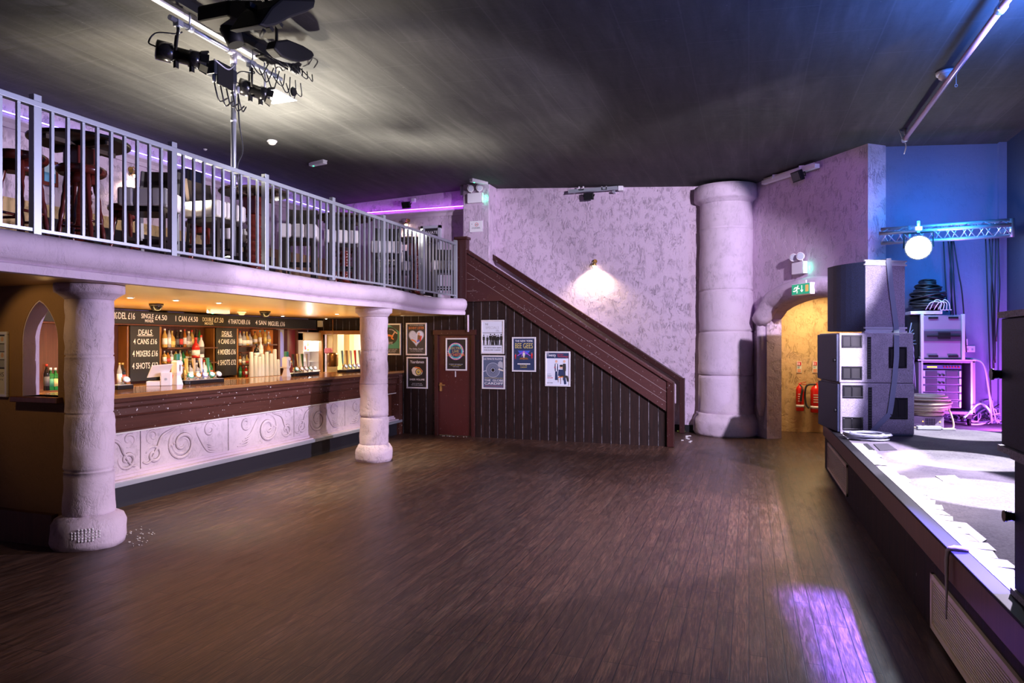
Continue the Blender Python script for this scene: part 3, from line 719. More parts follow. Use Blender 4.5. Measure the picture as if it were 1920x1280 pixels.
b = MB(); b.box((-6.56, Y1 - .10, 0), (-6.38, Y1 + .02, 1.19)); b.build('end_post', M_barwood, bc, bevel=.006)
def spiral(cy, cz, r0, turns, a0, dirn, n=40, rmin=.018):
    out = []
    for i in range(n + 1):
        q = i / n; r_ = r0 * (1 - q) ** .8 + rmin; a = a0 + dirn * 2*PI*turns*q
        out.append((-6.512, cy + r_ * math.cos(a), cz + r_ * .92 * math.sin(a)))
    return out
M_crev_shade = mat('grimy_crevice', (.16,.115,.13), .8)  # dark outlines paint occlusion shade and grime beside the carved ridges
PZ0, PZ1 = .355, .80; pc = (PZ0 + PZ1) / 2
for i in range(5):
    ya = 4.55 + 1.38 * i if i else Y0; yb = min(4.55 + 1.38 * (i + 1) - .012, Y1 - .1); W_ = 1.38; y0_ = 4.55 + 1.38 * i
    b = MB(); b.box((-6.56, ya, PZ0), (-6.508, yb, PZ1))
    def rel(pts, r, k=1):
        pts = [Vector(p) for p in pts if ya + .02 < p[1] < yb - .02 and PZ0 + .01 < p[2] < PZ1 - .01]
        if len(pts) > 3:
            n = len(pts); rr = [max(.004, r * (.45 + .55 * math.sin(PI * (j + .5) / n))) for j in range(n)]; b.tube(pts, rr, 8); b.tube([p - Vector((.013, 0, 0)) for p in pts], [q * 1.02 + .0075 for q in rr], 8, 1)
    m = 1 if i % 2 == 0 else -1; c = y0_ + (.78 if m > 0 else .60)
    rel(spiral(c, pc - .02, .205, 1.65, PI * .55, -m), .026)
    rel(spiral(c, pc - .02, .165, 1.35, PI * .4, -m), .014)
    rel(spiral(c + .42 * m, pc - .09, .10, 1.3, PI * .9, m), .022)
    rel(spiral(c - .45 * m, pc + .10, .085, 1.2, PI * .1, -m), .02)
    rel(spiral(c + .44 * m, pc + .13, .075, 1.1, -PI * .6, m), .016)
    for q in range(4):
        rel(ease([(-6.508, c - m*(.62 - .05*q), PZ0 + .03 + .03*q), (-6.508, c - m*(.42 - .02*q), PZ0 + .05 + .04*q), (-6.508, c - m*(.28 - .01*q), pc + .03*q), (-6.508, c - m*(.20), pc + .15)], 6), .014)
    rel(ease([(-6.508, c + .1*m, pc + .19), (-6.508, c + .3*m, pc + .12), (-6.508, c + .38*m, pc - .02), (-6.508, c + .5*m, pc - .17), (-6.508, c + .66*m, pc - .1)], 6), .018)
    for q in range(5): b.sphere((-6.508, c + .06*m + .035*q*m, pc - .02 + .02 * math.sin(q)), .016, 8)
    b.build('carved_panel', [M_stone, M_crev_shade], bc)

# back bar
BX = -9.02
def by(px, x=BX): return onX(px, 660, x).y
bb = thing('back_bar', 'dark wooden back bar with shelves, dividers and a varnished ledge', 'back bar', (-9.1, 9, 0))
b = MB(); b.box((-9.2, 4.70, 0), (-8.62, 12.75, 1.05)); b.build('base_cabinet', M_barbrown, bb)
b = MB(); b.box((-9.2, 4.70, 1.05), (-8.58, 12.75, 1.14)); b.build('ledge', M_bartop, bb, bevel=.01)
b = MB(); b.box((-9.24, 4.70, 1.14), (-9.2, 12.75, 2.29)); b.build('back_panel', M_barbrown, bb)
for px in (208, 241, 299.5, 402, 444, 523, 540, 557, 597):
    y = by(px); b = MB(); b.box((-9.2, y - .03, 1.14), (BX + .01, y + .03, 2.04)); b.build('divider', M_pine if px in (241, 299.5, 402, 444) else M_barbrown, bb, bevel=.004)
def shelf(px0, px1, z, x1=-8.9):
    b = MB(); b.box((-9.2, by(px0) + .04, z - .02), (x1, by(px1) - .04, z)); b.build('shelf', M_barbrown, bb)
for z in (1.44, 1.70): shelf(299.5, 402, z)
for z in (1.36, 1.60, 1.72): shelf(444, 474, z, -8.95)
b = MB(); b.box((-9.2, by(473), 1.72), (-9.02, by(522) - .03, 1.75)); b.build('shelf', M_barbrown, bb)
for k, (p0, p1) in enumerate(((473, 495), (497, 520))):
    b = MB(); y0, y1 = by(p0, -9.15), by(p1, -9.15); b.box((-9.2, y0, 1.30), (-9.14, y1, 2.04)); b.build('cupboard_door', M_orange, bb, bevel=.01)['label'] = 'glossy orange cupboard door'
y0, y1 = by(541.5) , by(556); b = MB(); b.box((-9.2, y0, 1.14), (-9.05, y1, 2.06)); b.build('side_panel', colr('oxblood_panel', (.14,.012,.02), .35), bb)
# narrow mirror, its reflection painted as a pointed blue panel
y0, y1 = by(524.5), by(539); b = MB(); b.box((-9.2, y0, 1.25), (-9.10, y1, 2.05)); b.build('mirror_frame', colr('stone_frame', (.50,.47,.42), .5), bb)
b = MB(); ym, hw = (y0+y1)/2, (y1-y0)*.40; P = [(-hw, 1.28), (hw, 1.28), (hw, 1.70)] + [(hw*math.cos(k/8*PI/2)**.8 if k < 8 else 0, 1.70 + .30*math.sin(k/8*PI/2)) for k in range(1, 9)] + [(-hw*math.cos(k/8*PI/2)**.8, 1.70 + .30*math.sin(k/8*PI/2)) for k in range(7, -1, -1)]
b.prism(P, lambda u, v: (-9.10, ym + u, v), (.008, 0, 0)); b.build('arched_pane', colr('blue_pane', (.34,.36,.95), .25), bb)
# lit cabinet invented in place of a mirror's bright reflection in the corner
y0, y1 = by(559), by(594); fr = thing('drinks_fridge', 'tall lit drinks fridge with a cream header at the end of the back bar', 'fridge', (-9.0, (y0+y1)/2, 1.14))
M_frw = mat('fridge_white', (.85,.84,.86), .4)
b = MB(); b.box((-9.19, y0, 1.15), (-9.16, y1, 2.0)); b.box((-9.19, y0, 1.15), (-8.9, y0 + .03, 2.0)); b.box((-9.19, y1 - .03, 1.15), (-8.9, y1, 2.0)); b.box((-9.19, y0, 1.15), (-8.9, y1, 1.18)); b.build('cabinet', M_frw, fr)
b = MB(); b.box((-9.19, y0, 1.81), (-8.88, y1, 2.0)); b.build('header', colr('cream_header', (.62,.50,.28), .3), fr, bevel=.02)
b = MB(); b.box((-8.95, y0 + .04, 1.79), (-8.93, y1 - .04, 1.805)); b.build('strip_lamp', emi('fridge_lamp', (.95,.97,1), 14), fr)  # glow added to match the brightness of the mirrored room
for z in (1.36, 1.58): b = MB(); b.box((-9.16, y0 + .03, z), (-8.95, y1 - .03, z + .01)); b.build('wire_shelf', M_alu, fr)
light('POINT', 'fridge_light', (-8.98, (y0+y1)/2, 1.70), (0,0,0), 5, (.95,.97,1), shadow_soft_size=.05)  # unseen point light added to brighten the cabinet inside

# chalk price boards
hd = thing('chalk_header', 'long black chalkboard price strip above the back bar', 'chalkboard', (-9.0, 9, 2.07))
b = MB(); b.box((-9.0, 4.70, 2.072), (-8.95, 12.72, 2.27)); b.build('board', M_chalk, hd, bevel=.004)
b = MB(); b.box((-9.0, 4.70, 2.05), (-8.94, 12.72, 2.07)); b.build('rail', M_barbrown, hd)
X = -8.949
def chalk(s, px0, px1, z, h, x=X):
    b = MB(); y0, y1 = onX(px0, 600, x).y, onX(px1, 600, x).y; b.fit(s, y1 - y0, h, face_x(x, (y0+y1)/2, z), thin=.004); b.build('chalk_writing', M_chalkw, hd)
for s, p0, p1, z, h in (('DEL £16', 222, 253, 2.19, .10), ('SINGLE', 265, 288, 2.20, .075), ('MIXER', 272, 288, 2.125, .045), ('£4.50', 291, 313, 2.185, .085), ('1', 329.2, 330.2, 2.18, .09), ('CAN', 335, 350, 2.18, .09), ('£4.50', 353, 371, 2.18, .085), ('DOUBLE', 380, 400, 2.185, .07), ('MIXER', 384, 400, 2.115, .045),
                        ('£7.50', 402, 419, 2.18, .085), ('4 THATCHER £16', 428, 469, 2.165, .085), ('4 SAN', 479, 499, 2.165, .085), ('MIGUEL £16', 503, 534, 2.155, .09), ('4 SAN MIG', 196, 220, 2.19, .10)): chalk(s, p0, p1, z, h)
for (p0, p1, nm) in ((243, 298, 'nearest the stout plaster column'), (404, 443, 'between the bottles and the cup stacks')):
    y0, y1 = by(p0, -8.99), by(p1, -8.99); W_ = y1 - y0
    o = thing('deals_board', 'black chalkboard of drink deals ' + nm, 'chalkboard', (-9.0, (y0+y1)/2, 1.18))
    b = MB(); b.box((-9.003, y0, 1.18), (-8.975, y1, 2.045)); b.build('board', M_chalk, o, bevel=.004)
    yc = (y0+y1)/2
    for s, w, z, h in (('DEALS', .46, 1.945, .085), ('4 CANS £16', .80, 1.80, .085), ('4 MIXERS £16', .86, 1.61, .095), ('4 SHOTS £12', .88, 1.42, .095)): b = MB(); b.fit(s, W_*w, h, face_x(-8.974, yc, z), thin=.004); b.build('chalk_writing', M_chalkw, o)
    b = MB(); b.box((-8.975, yc - W_*.28, 1.893), (-8.973, yc + W_*.28, 1.898)); b.box((-8.975, yc - W_*.24, 1.882), (-8.973, yc + W_*.26, 1.886)); b.build('chalk_underline', M_chalkw, o)

# ---------------- bottles
PROF = {'round': [(.036,0), (.038,.01), (.038,.17), (.030,.205), (.014,.235), (.013,.285), (.015,.287), (.015,.295)],
        'square': [(.044,0), (.047,.01), (.047,.17), (.036,.195), (.014,.215), (.014,.265), (.016,.267), (.016,.28)],
        'fat': [(.046,0), (.05,.015), (.05,.12), (.042,.16), (.016,.195), (.014,.25), (.017,.252), (.017,.265)],
        'slim': [(.03,0), (.032,.01), (.032,.20), (.022,.24), (.012,.27), (.012,.31), (.014,.312), (.014,.32)]}
GL = {'clear': ((.72,.72,.74), .6), 'amber': ((.42,.14,.02), .3), 'green': ((.02,.20,.05), .35), 'dark': ((.012,.010,.012), .05), 'red': ((.55,.02,.015), .15), 'blue': ((.10,.22,.55), .4), 'golden': ((.62,.40,.10), .35), 'frosted': ((.74,.72,.74), .15)}
GM = {k: glass('bottle_' + k, c, .08, t_) for k, (c, t_) in GL.items()}
LBL = [colr('label_' + str(i), c, .6) for i, c in enumerate(((.75,.73,.70), (.10,.09,.09), (.66,.50,.16), (.55,.05,.04), (.06,.28,.14), (.12,.20,.45)))]
CAP = [colr('cap_' + str(i), c, .4) for i, c in enumerate(((.02,.02,.02), (.5,.03,.02), (.7,.68,.66), (.02,.35,.55), (.5,.34,.1)))]
PROTO = {}
def bottle(x, y, z, shape, gc, li, ci, label, group, s=1.0):
    k = (shape, gc, li, ci)
    if k not in PROTO:
        z += .003; o = thing('bottle', label, 'bottle', (x, y, z), 0, group); pr = PROF[shape]; seg = 4 if shape == 'square' else 14
        Ms = Matrix.Rotation(PI/4, 4, 'Z') if seg == 4 else None
        b = MB(); b.lathe(pr[:-2], (0,0,0), seg, M=Ms, smooth=seg > 4); b.build('glass', GM[gc], o, world=False)
        r_, zt = pr[2][0] + .0008, pr[2][1]
        b = MB(); b.lathe([(r_, zt*.28), (r_, zt*.85)], (0,0,0), seg, M=Ms); b.build('label', LBL[li], o, world=False)
        b = MB(); b.lathe([(pr[-1][0], pr[-2][1] - .02), (pr[-1][0], pr[-1][1])], (0,0,0), 10); b.build('cap', CAP[ci], o, world=False)
        PROTO[k] = o
        if s != 1: o.scale = (s,)*3
        return o
    return dup(PROTO[k], (x, y, z + .003), R.uniform(0, 1) if shape != 'square' else 0, label, (s,)*3)
def row(where, group, px0, px1, x, z, kinds, s=1.0, jit=.015):
    n = len(kinds); y0, y1 = by(px0, x), by(px1, x)
    for i, (sh, gc, li, ci) in enumerate(kinds):
        y = y0 + (y1 - y0) * (i + .5) / n
        bottle(x + R.uniform(-jit, jit), y, z, sh, gc, li, ci, f'{gc} glass bottle, {ORD[i]} along {where}', group, s * R.uniform(.94, 1.04))
row('the ledge between the two chalkboards', 'bottles on the ledge', 346, 398, -8.74, 1.14, [('slim','golden',2,0), ('square','clear',0,0), ('round','dark',1,0), ('square','clear',0,2), ('fat','blue',5,2), ('round','frosted',0,1), ('round','frosted',4,2), ('round','green',3,0)], 1.12)
row('the rear of the ledge between the two chalkboards', 'bottles at the rear of the ledge', 303, 350, -8.86, 1.14, [('round','green',4,0), ('fat','clear',0,0), ('square','amber',3,1), ('round','dark',1,0), ('fat','golden',2,4), ('slim','green',0,2), ('round','clear',5,2)], .95)
row('the middle shelf between the two chalkboards', 'bottles on the middle shelf', 304, 380, -8.97, 1.44, [('square','golden',0,2), ('fat','amber',3,0), ('square','clear',0,2), ('square','golden',2,0), ('round','clear',0,4), ('fat','green',4,0), ('square','amber',0,1), ('square','golden',0,2), ('round','dark',1,0), ('round','clear',3,2), ('fat','golden',2,4)], .76)
row('the upper shelf between the two chalkboards', 'bottles on the upper shelf', 304, 378, -8.97, 1.70, [('round','golden',0,2), ('slim','clear',0,0), ('fat','golden',2,4), ('round','dark',1,0), ('round','dark',3,2), ('slim','amber',0,1), ('fat','clear',0,2), ('round','golden',2,1), ('slim','dark',1,0), ('slim','green',4,0)], 1.0)
bottle(-8.80, by(367, -8.80), 1.522, 'fat', 'red', 0, 1, 'big red liqueur bottle standing high between the chalkboards', None, 1.3)
bottle(-8.80, by(377, -8.80), 1.522, 'round', 'frosted', 1, 1, 'tall frosted white bottle standing high beside the red one', None, 1.3)
bb2 = MB(); bb2.box((-9.19, by(362, -8.8), 1.50), (-8.72, by(383, -8.8), 1.52)); bb2.build('bottle_riser', M_barbrown, bb)
row('the top shelf by the orange cupboard', 'bottles on the warm lit top shelf', 447, 471, -9.02, 1.72, [('round','clear',0,1), ('fat','clear',0,4), ('fat','golden',0,4), ('fat','clear',0,0)], .98)
row('the middle shelf by the orange cupboard', 'bottles on the warm lit middle shelf', 447, 471, -9.02, 1.36, [('round','amber',0,2), ('fat','clear',0,0), ('fat','golden',3,4), ('round','clear',0,1)], .7)
row('the lower shelf by the orange cupboard', 'bottles on the warm lit lower shelf', 447, 469, -8.95, 1.14, [('round','green',4,0), ('square','amber',3,1), ('square','red',0,2), ('fat','golden',3,4)], .72)
row('the shelf in front of the orange cupboard doors', 'bottles before the orange doors', 474, 508, -9.06, 1.75, [('fat','golden',0,0), ('round','golden',0,3), ('round','golden',2,3), ('fat','clear',2,2)], .92)
bottle(-8.80, by(481, -8.8), 1.48, 'fat', 'dark', 0, 0, 'dark round rum bottle above the cup stacks', None, 1.05)
bottle(-8.80, by(489, -8.8), 1.48, 'round', 'frosted', 0, 2, 'frosted bottle with sloping shoulders above the cup stacks', None, 1.15)
bottle(-8.80, by(503, -8.8), 1.52, 'fat', 'amber', 1, 2, 'squat amber bottle upturned near the cupboard above the cups', None, 1.0)
b = MB(); b.box((-8.87, by(477, -8.8), 1.455), (-8.73, by(508, -8.8), 1.48)); b.box((-8.87, by(500, -8.8), 1.48), (-8.73, by(507, -8.8), 1.52)); b.box((-8.87, by(508,-8.8), 1.14), (-8.73, by(508,-8.8)+.03, 1.48)); b.box((-8.87, by(477,-8.8)-.03, 1.14), (-8.73, by(477,-8.8), 1.48)); b.build('bottle_riser', M_barbrown, bb)
row('the fridge shelf', 'bottles in the fridge', 563, 580, -9.05, 1.59, [('slim','amber',0,1), ('slim','clear',3,2), ('slim','amber',2,1)], .62)
row('the ledge behind the stout column', 'bottles at the near end of the ledge', 219, 233, -8.72, 1.14, [('slim','clear',0,4), ('round','dark',3,4)], 1.15)
row('the near ledge seen through the pointed window', 'bottles seen through the pointed window', 84, 108, -8.6, 1.16, [('slim','dark',1,1), ('square','green',4,2), ('square','green',2,2)], 1.1)
# stacks of plastic cups
M_cup = mat('clear_plastic_cups', (.80,.78,.74), .25, trans=.35)
cup = None
for i, (px, ytop) in enumerate(((471, 660), (479, 667), (486, 669), (492, 664), (500, 660), (508, 663), (515, 655), (521, 674))):
    p = onX(px, ytop, -8.68); h = p.z - 1.14; o = thing('cup_stack', f'stack of upturned clear plastic cups, {ORD[i]} of the row counted from the chalkboard', 'cups', (-8.68, p.y, 1.143), 0, 'plastic cup stacks on the ledge')
    n = int(h / .016); prof = []
    for k in range(n): z = h * k / n; prof += [(.047 - .010 * k / n, z), (.0445 - .010 * k / n, z + h / n * .6)]
    prof.append((.030, h)); b = MB(); b.lathe(prof, seg=14); b.build('cups', M_cup, o, world=False)
    b = MB(); b.cyl((0, 0, h), (0, 0, h + .004), .029); b.build('cup_base', M_cup, o, world=False)

# ---------------- things on the counter
CT = 1.235
def tower(px, label, x=-7.05, s=1.0):
    y = by(px, x); o = thing('beer_font', label, 'beer tap', (x, y, CT))
    b = MB(); b.lathe([(.075*s, 0), (.07*s, .02), (.045*s, .12), (.05*s, .13)], seg=4, M=Matrix.Rotation(PI/4, 4, 'Z'), smooth=False); b.build('base', M_white, o, world=False, bevel=.004)
    b = MB(); b.lathe([(.05*s, .13), (.068*s, .16), (.068*s, .30), (.045*s, .32)], seg=4, M=Matrix.Rotation(PI/4, 4, 'Z'), smooth=False); b.build('body', M_white, o, world=False, bevel=.004)
    b = MB(); b.box((-.025, -.03, .32), (.025, .03, .405)); b.build('top_badge', colr('green_badge_' + str(px), (.03,.20,.12), .4), o, world=False, bevel=.01)
    b = MB(); b.tube([(.05, 0, .26), (.10, 0, .25), (.105, 0, .19)], .012, 8); b.build('spout', M_chrome, o, world=False)
    return o
def tap(px, i, where, group, col, hcol, hz, x=-7.02):
    y = by(px, x); o = thing('beer_tap', f'beer tap with white oval badge, {ORD[i]} of the row {where}', 'beer tap', (x, y, CT), 0, group)
    b = MB(); b.cyl((0,0,.05), (0,0,.14), .016); b.tube([(0,0,.13), (.05,0,.13), (.06,0,.08)], .011, 8); b.build('body', M_chrome, o, world=False)
    Mx = Matrix.Translation((.055, 0, .115)) @ Matrix.Rotation(math.radians(62), 4, 'Y')
    b = MB(); b.lathe([(.046, 0), (.052, .006), (.046, .012), (.02, .016)], seg=20, M=Mx @ Matrix.Diagonal((.8, 1, 1, 1))); b.build('badge_rim', colr('badge_' + group[:12] + str(i), col, .35), o, world=False)
    b = MB(); b.lathe([(.040, .012), (.030, .018), (.01, .02)], seg=20, M=Mx @ Matrix.Diagonal((.8, 1, 1, 1))); b.build('badge_face', mat('lit_badge', (.85,.86,.86), .3, emit=(.9,.95,.95), es=.7), o, world=False)
    if hz:
        b = MB(); b.tube([(0,0,.14), (-.005,0,.20), (-.02,0,hz)], [.010, .016, .024], 8); b.build('handle', colr('handle_' + group[:12] + str(i), hcol, .35), o, world=False)
    return o
def tray(px0, px1, label, x=-7.02):
    y0, y1 = by(px0, x), by(px1, x); o = thing('drip_tray', label, 'drip tray', (x, (y0+y1)/2, CT))
    b = MB(); b.box((x - .09, y0, CT), (x + .11, y1, CT + .05)); b.build('tray', M_blk2, o, bevel=.008)
    b = MB(); b.box((x - .05, y0 + .01, CT + .05), (x + .10, y1 - .01, CT + .054)); b.build('grid', M_steel, o)
WCOL = [(.03,.40,.22), (.55,.25,.03), (.30,.25,.50), (.03,.40,.22), (.5,.5,.5)]
tray(343, 409, 'black drip tray beside the white till')
for i, px in enumerate((351, 365, 378, 391, 404)): tap(px, i, 'beside the white till', 'taps beside the till', WCOL[i], [(.75,.55,.12), (.6,.45,.25), (.75,.72,.70), (.05,.3,.15), (.5,.5,.5)][i], .34 if i < 4 else 0)
tower(332, 'white angular beer font with green badge next to the till')
tray(544, 589, 'black drip tray in front of the drinks fridge')
for i, px in enumerate((551, 560, 568, 577, 585)): tap(px, i, 'before the drinks fridge', 'taps before the fridge', WCOL[i], [(.02,.02,.02), (.6,.57,.5), (.05,.2,.15), (.4,.4,.4), (0,0,0)][i], .36 if i < 4 else 0)
tower(537, 'white angular beer font with green badge before the cup stacks', -7.02)
tray(640, 676, 'black drip tray in front of the lit hatch', -6.98)
for i, px in enumerate((643, 651, 659, 667, 675)): tap(px, i, 'before the lit hatch', 'taps before the hatch', [(.05,.05,.06), (.03,.35,.3), (.1,.1,.1), (.3,.2,.5), (.65,.12,.02)][i], [(.10,.25,.30), (.30,.16,.05), (.5,.5,.5), (.55,.03,.02), (.25,.3,.28)][i], .40, -6.98)
tray(208, 238, 'black drip tray beside the stout plaster column', -7.05); tap(230, 0, 'beside the stout column', 'taps beside the column', (.5,.5,.52), (0,0,0), 0, -7.03)
# till
y = by(303, -7.1); o = thing('till', 'white touchscreen till with slanted screen on the bar', 'till', (-7.1, y, CT), math.radians(40))
b = MB(); b.box((-.17, -.05, .0), (.03, .10, .06)); b.build('printer_base', M_white, o, world=False, bevel=.008)
b = MB(); b.box((-.01, -.06, 0), (.12, .05, .17)); b.build('stand', M_white, o, world=False, bevel=.012, seg=3)
b = MB(); b.cyl((.055, -.061, .085), (.055, -.064, .085), .016); b.build('emblem', M_greyp, o, world=False)
b = MB(); P = [(-.17, .02, .10), (.07, .04, .12), (.14, -.08, .275), (-.10, -.10, .255)]; nv = Vector((0, .012, .010))
b._faces([Vector(p) for p in P] + [Vector(p) + nv for p in P], ((0,1,2,3), (7,6,5,4), (0,1,5,4), (1,2,6,5), (2,3,7,6), (3,0,4,7))); b.build('screen', M_white, o, world=False, bevel=.006)
# copper urn, cloth and glass on the hatch shelf
p = onY(624, 687, 12.6); o = thing('copper_urn', 'brown copper urn hanging in the lit hatch', 'urn', (p.x, 12.6, p.z))
t_ = onY(624, 661, 12.6); h = t_.z - p.z
b = MB(); b.lathe([(.10, 0), (.115, .02), (.12, h*.85), (.10, h)], (p.x, 12.6, p.z), 20); b.build('body', colr('copper', (.28,.13,.04), .25, metal=.8), o)
b = MB(); b.tube([(p.x, 12.6, 2.28), (p.x, 12.6, t_.z)], .008, 6); b.build('hanging_rod', M_brass, o)
b = MB(); b.box((p.x - .20, 12.56, t_.z - .02), (p.x - .02, 12.64, t_.z + .10)); tag(center(b.build('bar_cloth', colr('pink_cloth', (.55,.16,.22), .8), None, bevel=.03)), 'folded pink cloth hung beside the copper urn', 'cloth')
# =====================================================================  POSTERS AND SIGNS
K = {k: colr('print_' + k, c, .45) for k, c in dict(black=(.012,.012,.013), white=(.78,.78,.80), grey=(.36,.37,.42), slate=(.075,.10,.17), green=(.05,.30,.20), orange=(.72,.20,.03), red=(.60,.03,.03), gold=(.55,.45,.12), pale=(.58,.62,.72),
     skin=(.62,.38,.27), blue=(.05,.10,.55), violet=(.28,.07,.50), dark=(.035,.032,.032), teal=(.05,.38,.42), navy=(.02,.035,.09), cream=(.66,.62,.52), brown=(.20,.08,.03)).items()}
def poster(label, p0, p1, sheet, draw, yw=11.94, frame=M_alu):
    """p0/p1: corners on the wall; draw(add, W, H) lays flat print on the sheet"""
    a, c_ = onY(*p0, yw), onY(*p1, yw); W_, H_ = c_.x - a.x, a.z - c_.z
    o = thing('poster', label, 'poster', ((a.x + c_.x)/2, yw - .01, c_.z)); fw = .028
    b = MB()
    for x0, z0, x1, z1 in ((0, 0, W_, fw), (0, H_ - fw, W_, H_), (0, fw, fw, H_ - fw), (W_ - fw, fw, W_, H_ - fw)): b.box((a.x + x0, yw - .026, c_.z + z0), (a.x + x1, yw - .003, c_.z + z1))
    b.build('frame', frame, o, bevel=.004)
    b = MB(); b.box((a.x + fw*.8, yw - .014, c_.z + fw*.8), (a.x + W_ - fw*.8, yw - .004, c_.z + H_ - fw*.8)); b.build('sheet', K[sheet], o)
    w, h = W_ - 2*fw, H_ - 2*fw; names = []; b = MB(); lay = [0]
    def Mx(dx=0, dz=0): lay[0] += 1; return face_my(a.x + fw + dx, yw - .0145 - lay[0]*.00012, c_.z + fw + dz)
    def mi(c):
        if c not in names: names.append(c)
        return names.index(c)
    def T(s, u, v, tw, th, c): b.fit(s, tw*w, th*h, Mx(u*w, v*h), mi(c), ext=.0003)
    def P(pts, c): b.poly([(u*w, v*h) for u, v in pts], Mx(), mi(c), .0004)
    def D(u, v, r, c, sy=1): b.disc((u*w, v*h), r*w, Mx(), 28, mi(c), .0004, sy)
    def L(pts, r, c): 
        for p, q in zip(pts, pts[1:]):
            p, q = Vector((p[0]*w, p[1]*h)), Vector((q[0]*w, q[1]*h)); d = (q - p).normalized(); n = Vector((-d.y, d.x)) * r*w
            b.poly([tuple(p + n - d*r*w*.4), tuple(q + n + d*r*w*.4), tuple(q - n + d*r*w*.4), tuple(p - n - d*r*w*.4)], Mx(), mi(c), .0004)
    draw(T, P, D, L)
    b.build('print', [K[n] for n in names], o)
    return o
def man(P, D, L, u, v, s, c, skin, wd=1.0, legs=True):
    D(u, v + s*.93, .028*s*3.2, skin, 1.1); P([(u - .10*s*wd, v + s*.82), (u + .10*s*wd, v + s*.82), (u + .085*s*wd, v + s*.45), (u - .085*s*wd, v + s*.45)], c)
    L([(u - .11*s*wd, v + s*.80), (u - .14*s*wd, v + s*.60), (u - .12*s*wd, v + s*.45)], .024*s*1.5, c); L([(u + .11*s*wd, v + s*.80), (u + .14*s*wd, v + s*.60), (u + .12*s*wd, v + s*.45)], .024*s*1.5, c)
    if legs: L([(u - .04*s*wd, v + s*.46), (u - .07*s*wd, v)], .036*s*1.5, c); L([(u + .04*s*wd, v + s*.46), (u + .08*s*wd, v)], .036*s*1.5, c)
def heart(cx, cy, r):
    out = []
    for k in range(40):
        t_ = 2*PI*k/40; x = 16*math.sin(t_)**3; y = 13*math.cos(t_) - 5*math.cos(2*t_) - 2*math.cos(3*t_) - math.cos(4*t_)
        out.append((cx + r*x/16, cy + r*.72*y/16))
    return out
def d_green(T, P, D, L):
    P([(.42, 1), (1, .75), (1, 1)], 'dark'); P([(0, 0), (1, 0), (1, .18), (0, .18)], 'dark'); D(.46, .62, .43, 'black'); 
    for k, ch in enumerate('HOLLY HUMBER'):
        if ch != ' ':
            a = math.radians(155 - 10.5*k); T(ch, .46 + .36*math.cos(a), .62 + .36*.62*math.sin(a), .045, .038, 'white')
    L([(.12, .62), (.40, .64), (.62, .60)], .045, 'orange'); L([(.60, .62), (.74, .76), (.86, .70)], .03, 'skin'); L([(.36, .63), (.22, .52), (.36, .50)], .035, 'orange'); L([(.62, .62), (.55, .54), (.66, .50)], .03, 'orange'); D(.12, .645, .05, 'skin')
    T('THE SHOW', .46, .39, .32, .035, 'white'); T('MUSICAL', .46, .345, .34, .035, 'white'); T('SATURDAY 16TH APRIL 2022', .46, .15, .80, .025, 'white'); T('THE GLOBE CARDIFF', .44, .09, .74, .032, 'white'); T('TICKETS AVAILABLE ONLINE', .46, .04, .6, .018, 'pale')
def d_heart(T, P, D, L):
    T('AN EVENING WITH', .5, .965, .74, .022, 'white'); T('SKINNY LISTER', .5, .875, .86, .085, 'orange'); P(heart(.5, .56, .43), 'grey'); P(heart(.5, .56, .38), 'pale')
    for k in range(6): L([(.2 + .03*k, .70 - .055*k), (.5, .72 - .05*k)], .008, 'grey')
    P([(.56, .44), (.70, .42), (.74, .62), (.58, .64)], 'brown'); D(.64, .68, .07, 'skin'); L([(.72, .44), (.78, .60)], .035, 'red'); L([(.24, .48), (.40, .44), (.5, .38)], .03, 'orange'); L([(.56, .42), (.66, .46)], .04, 'blue')
    T('The Globe, Cardiff', .5, .165, .78, .055, 'white'); T('Thursday 7th July 2022', .5, .095, .66, .025, 'white')
def d_volume(T, P, D, L):
    T('Yaardsmen', .5, .88, .74, .10, 'white'); P([(.20, .60), (.28, .68), (.46, .71), (.66, .67), (.80, .56), (.76, .46), (.62, .40), (.42, .39), (.26, .46)], 'cream'); L([(.40, .69), (.62, .665), (.78, .54)], .03, 'orange')
    D(.58, .53, .17, 'black'); D(.58, .53, .14, 'gold'); D(.58, .53, .05, 'black'); D(.585, .535, .02, 'white'); T('SHEER VOLUME', .5, .265, .80, .06, 'white'); T('JUNE 11TH MAY 2022', .5, .125, .52, .026, 'white'); T('THE GLOBE, CARDIFF', .5, .07, .62, .03, 'white')
def d_orch(T, P, D, L):
    D(.47, .60, .43, 'violet'); D(.47, .60, .41, 'skin'); D(.47, .60, .37, 'teal'); D(.47, .60, .30, 'navy')
    for k in range(12): a = k*PI/6; D(.47 + .40*math.cos(a), .60 + .40*.62*math.sin(a), .028, 'orange' if k % 2 else 'pale')
    T('ELECTRIC', .47, .71, .72, .075, 'gold'); T('LIVE', .47, .60, .34, .085, 'gold'); T('ORCHESTRA', .47, .485, .96, .09, 'orange'); T('SATURDAY 12TH MARCH 2022', .48, .165, .74, .024, 'pale'); T('THE GLOBE, CARDIFF', .48, .12, .58, .028, 'gold'); T('TICKETS ONLINE', .48, .08, .34, .018, 'pale')
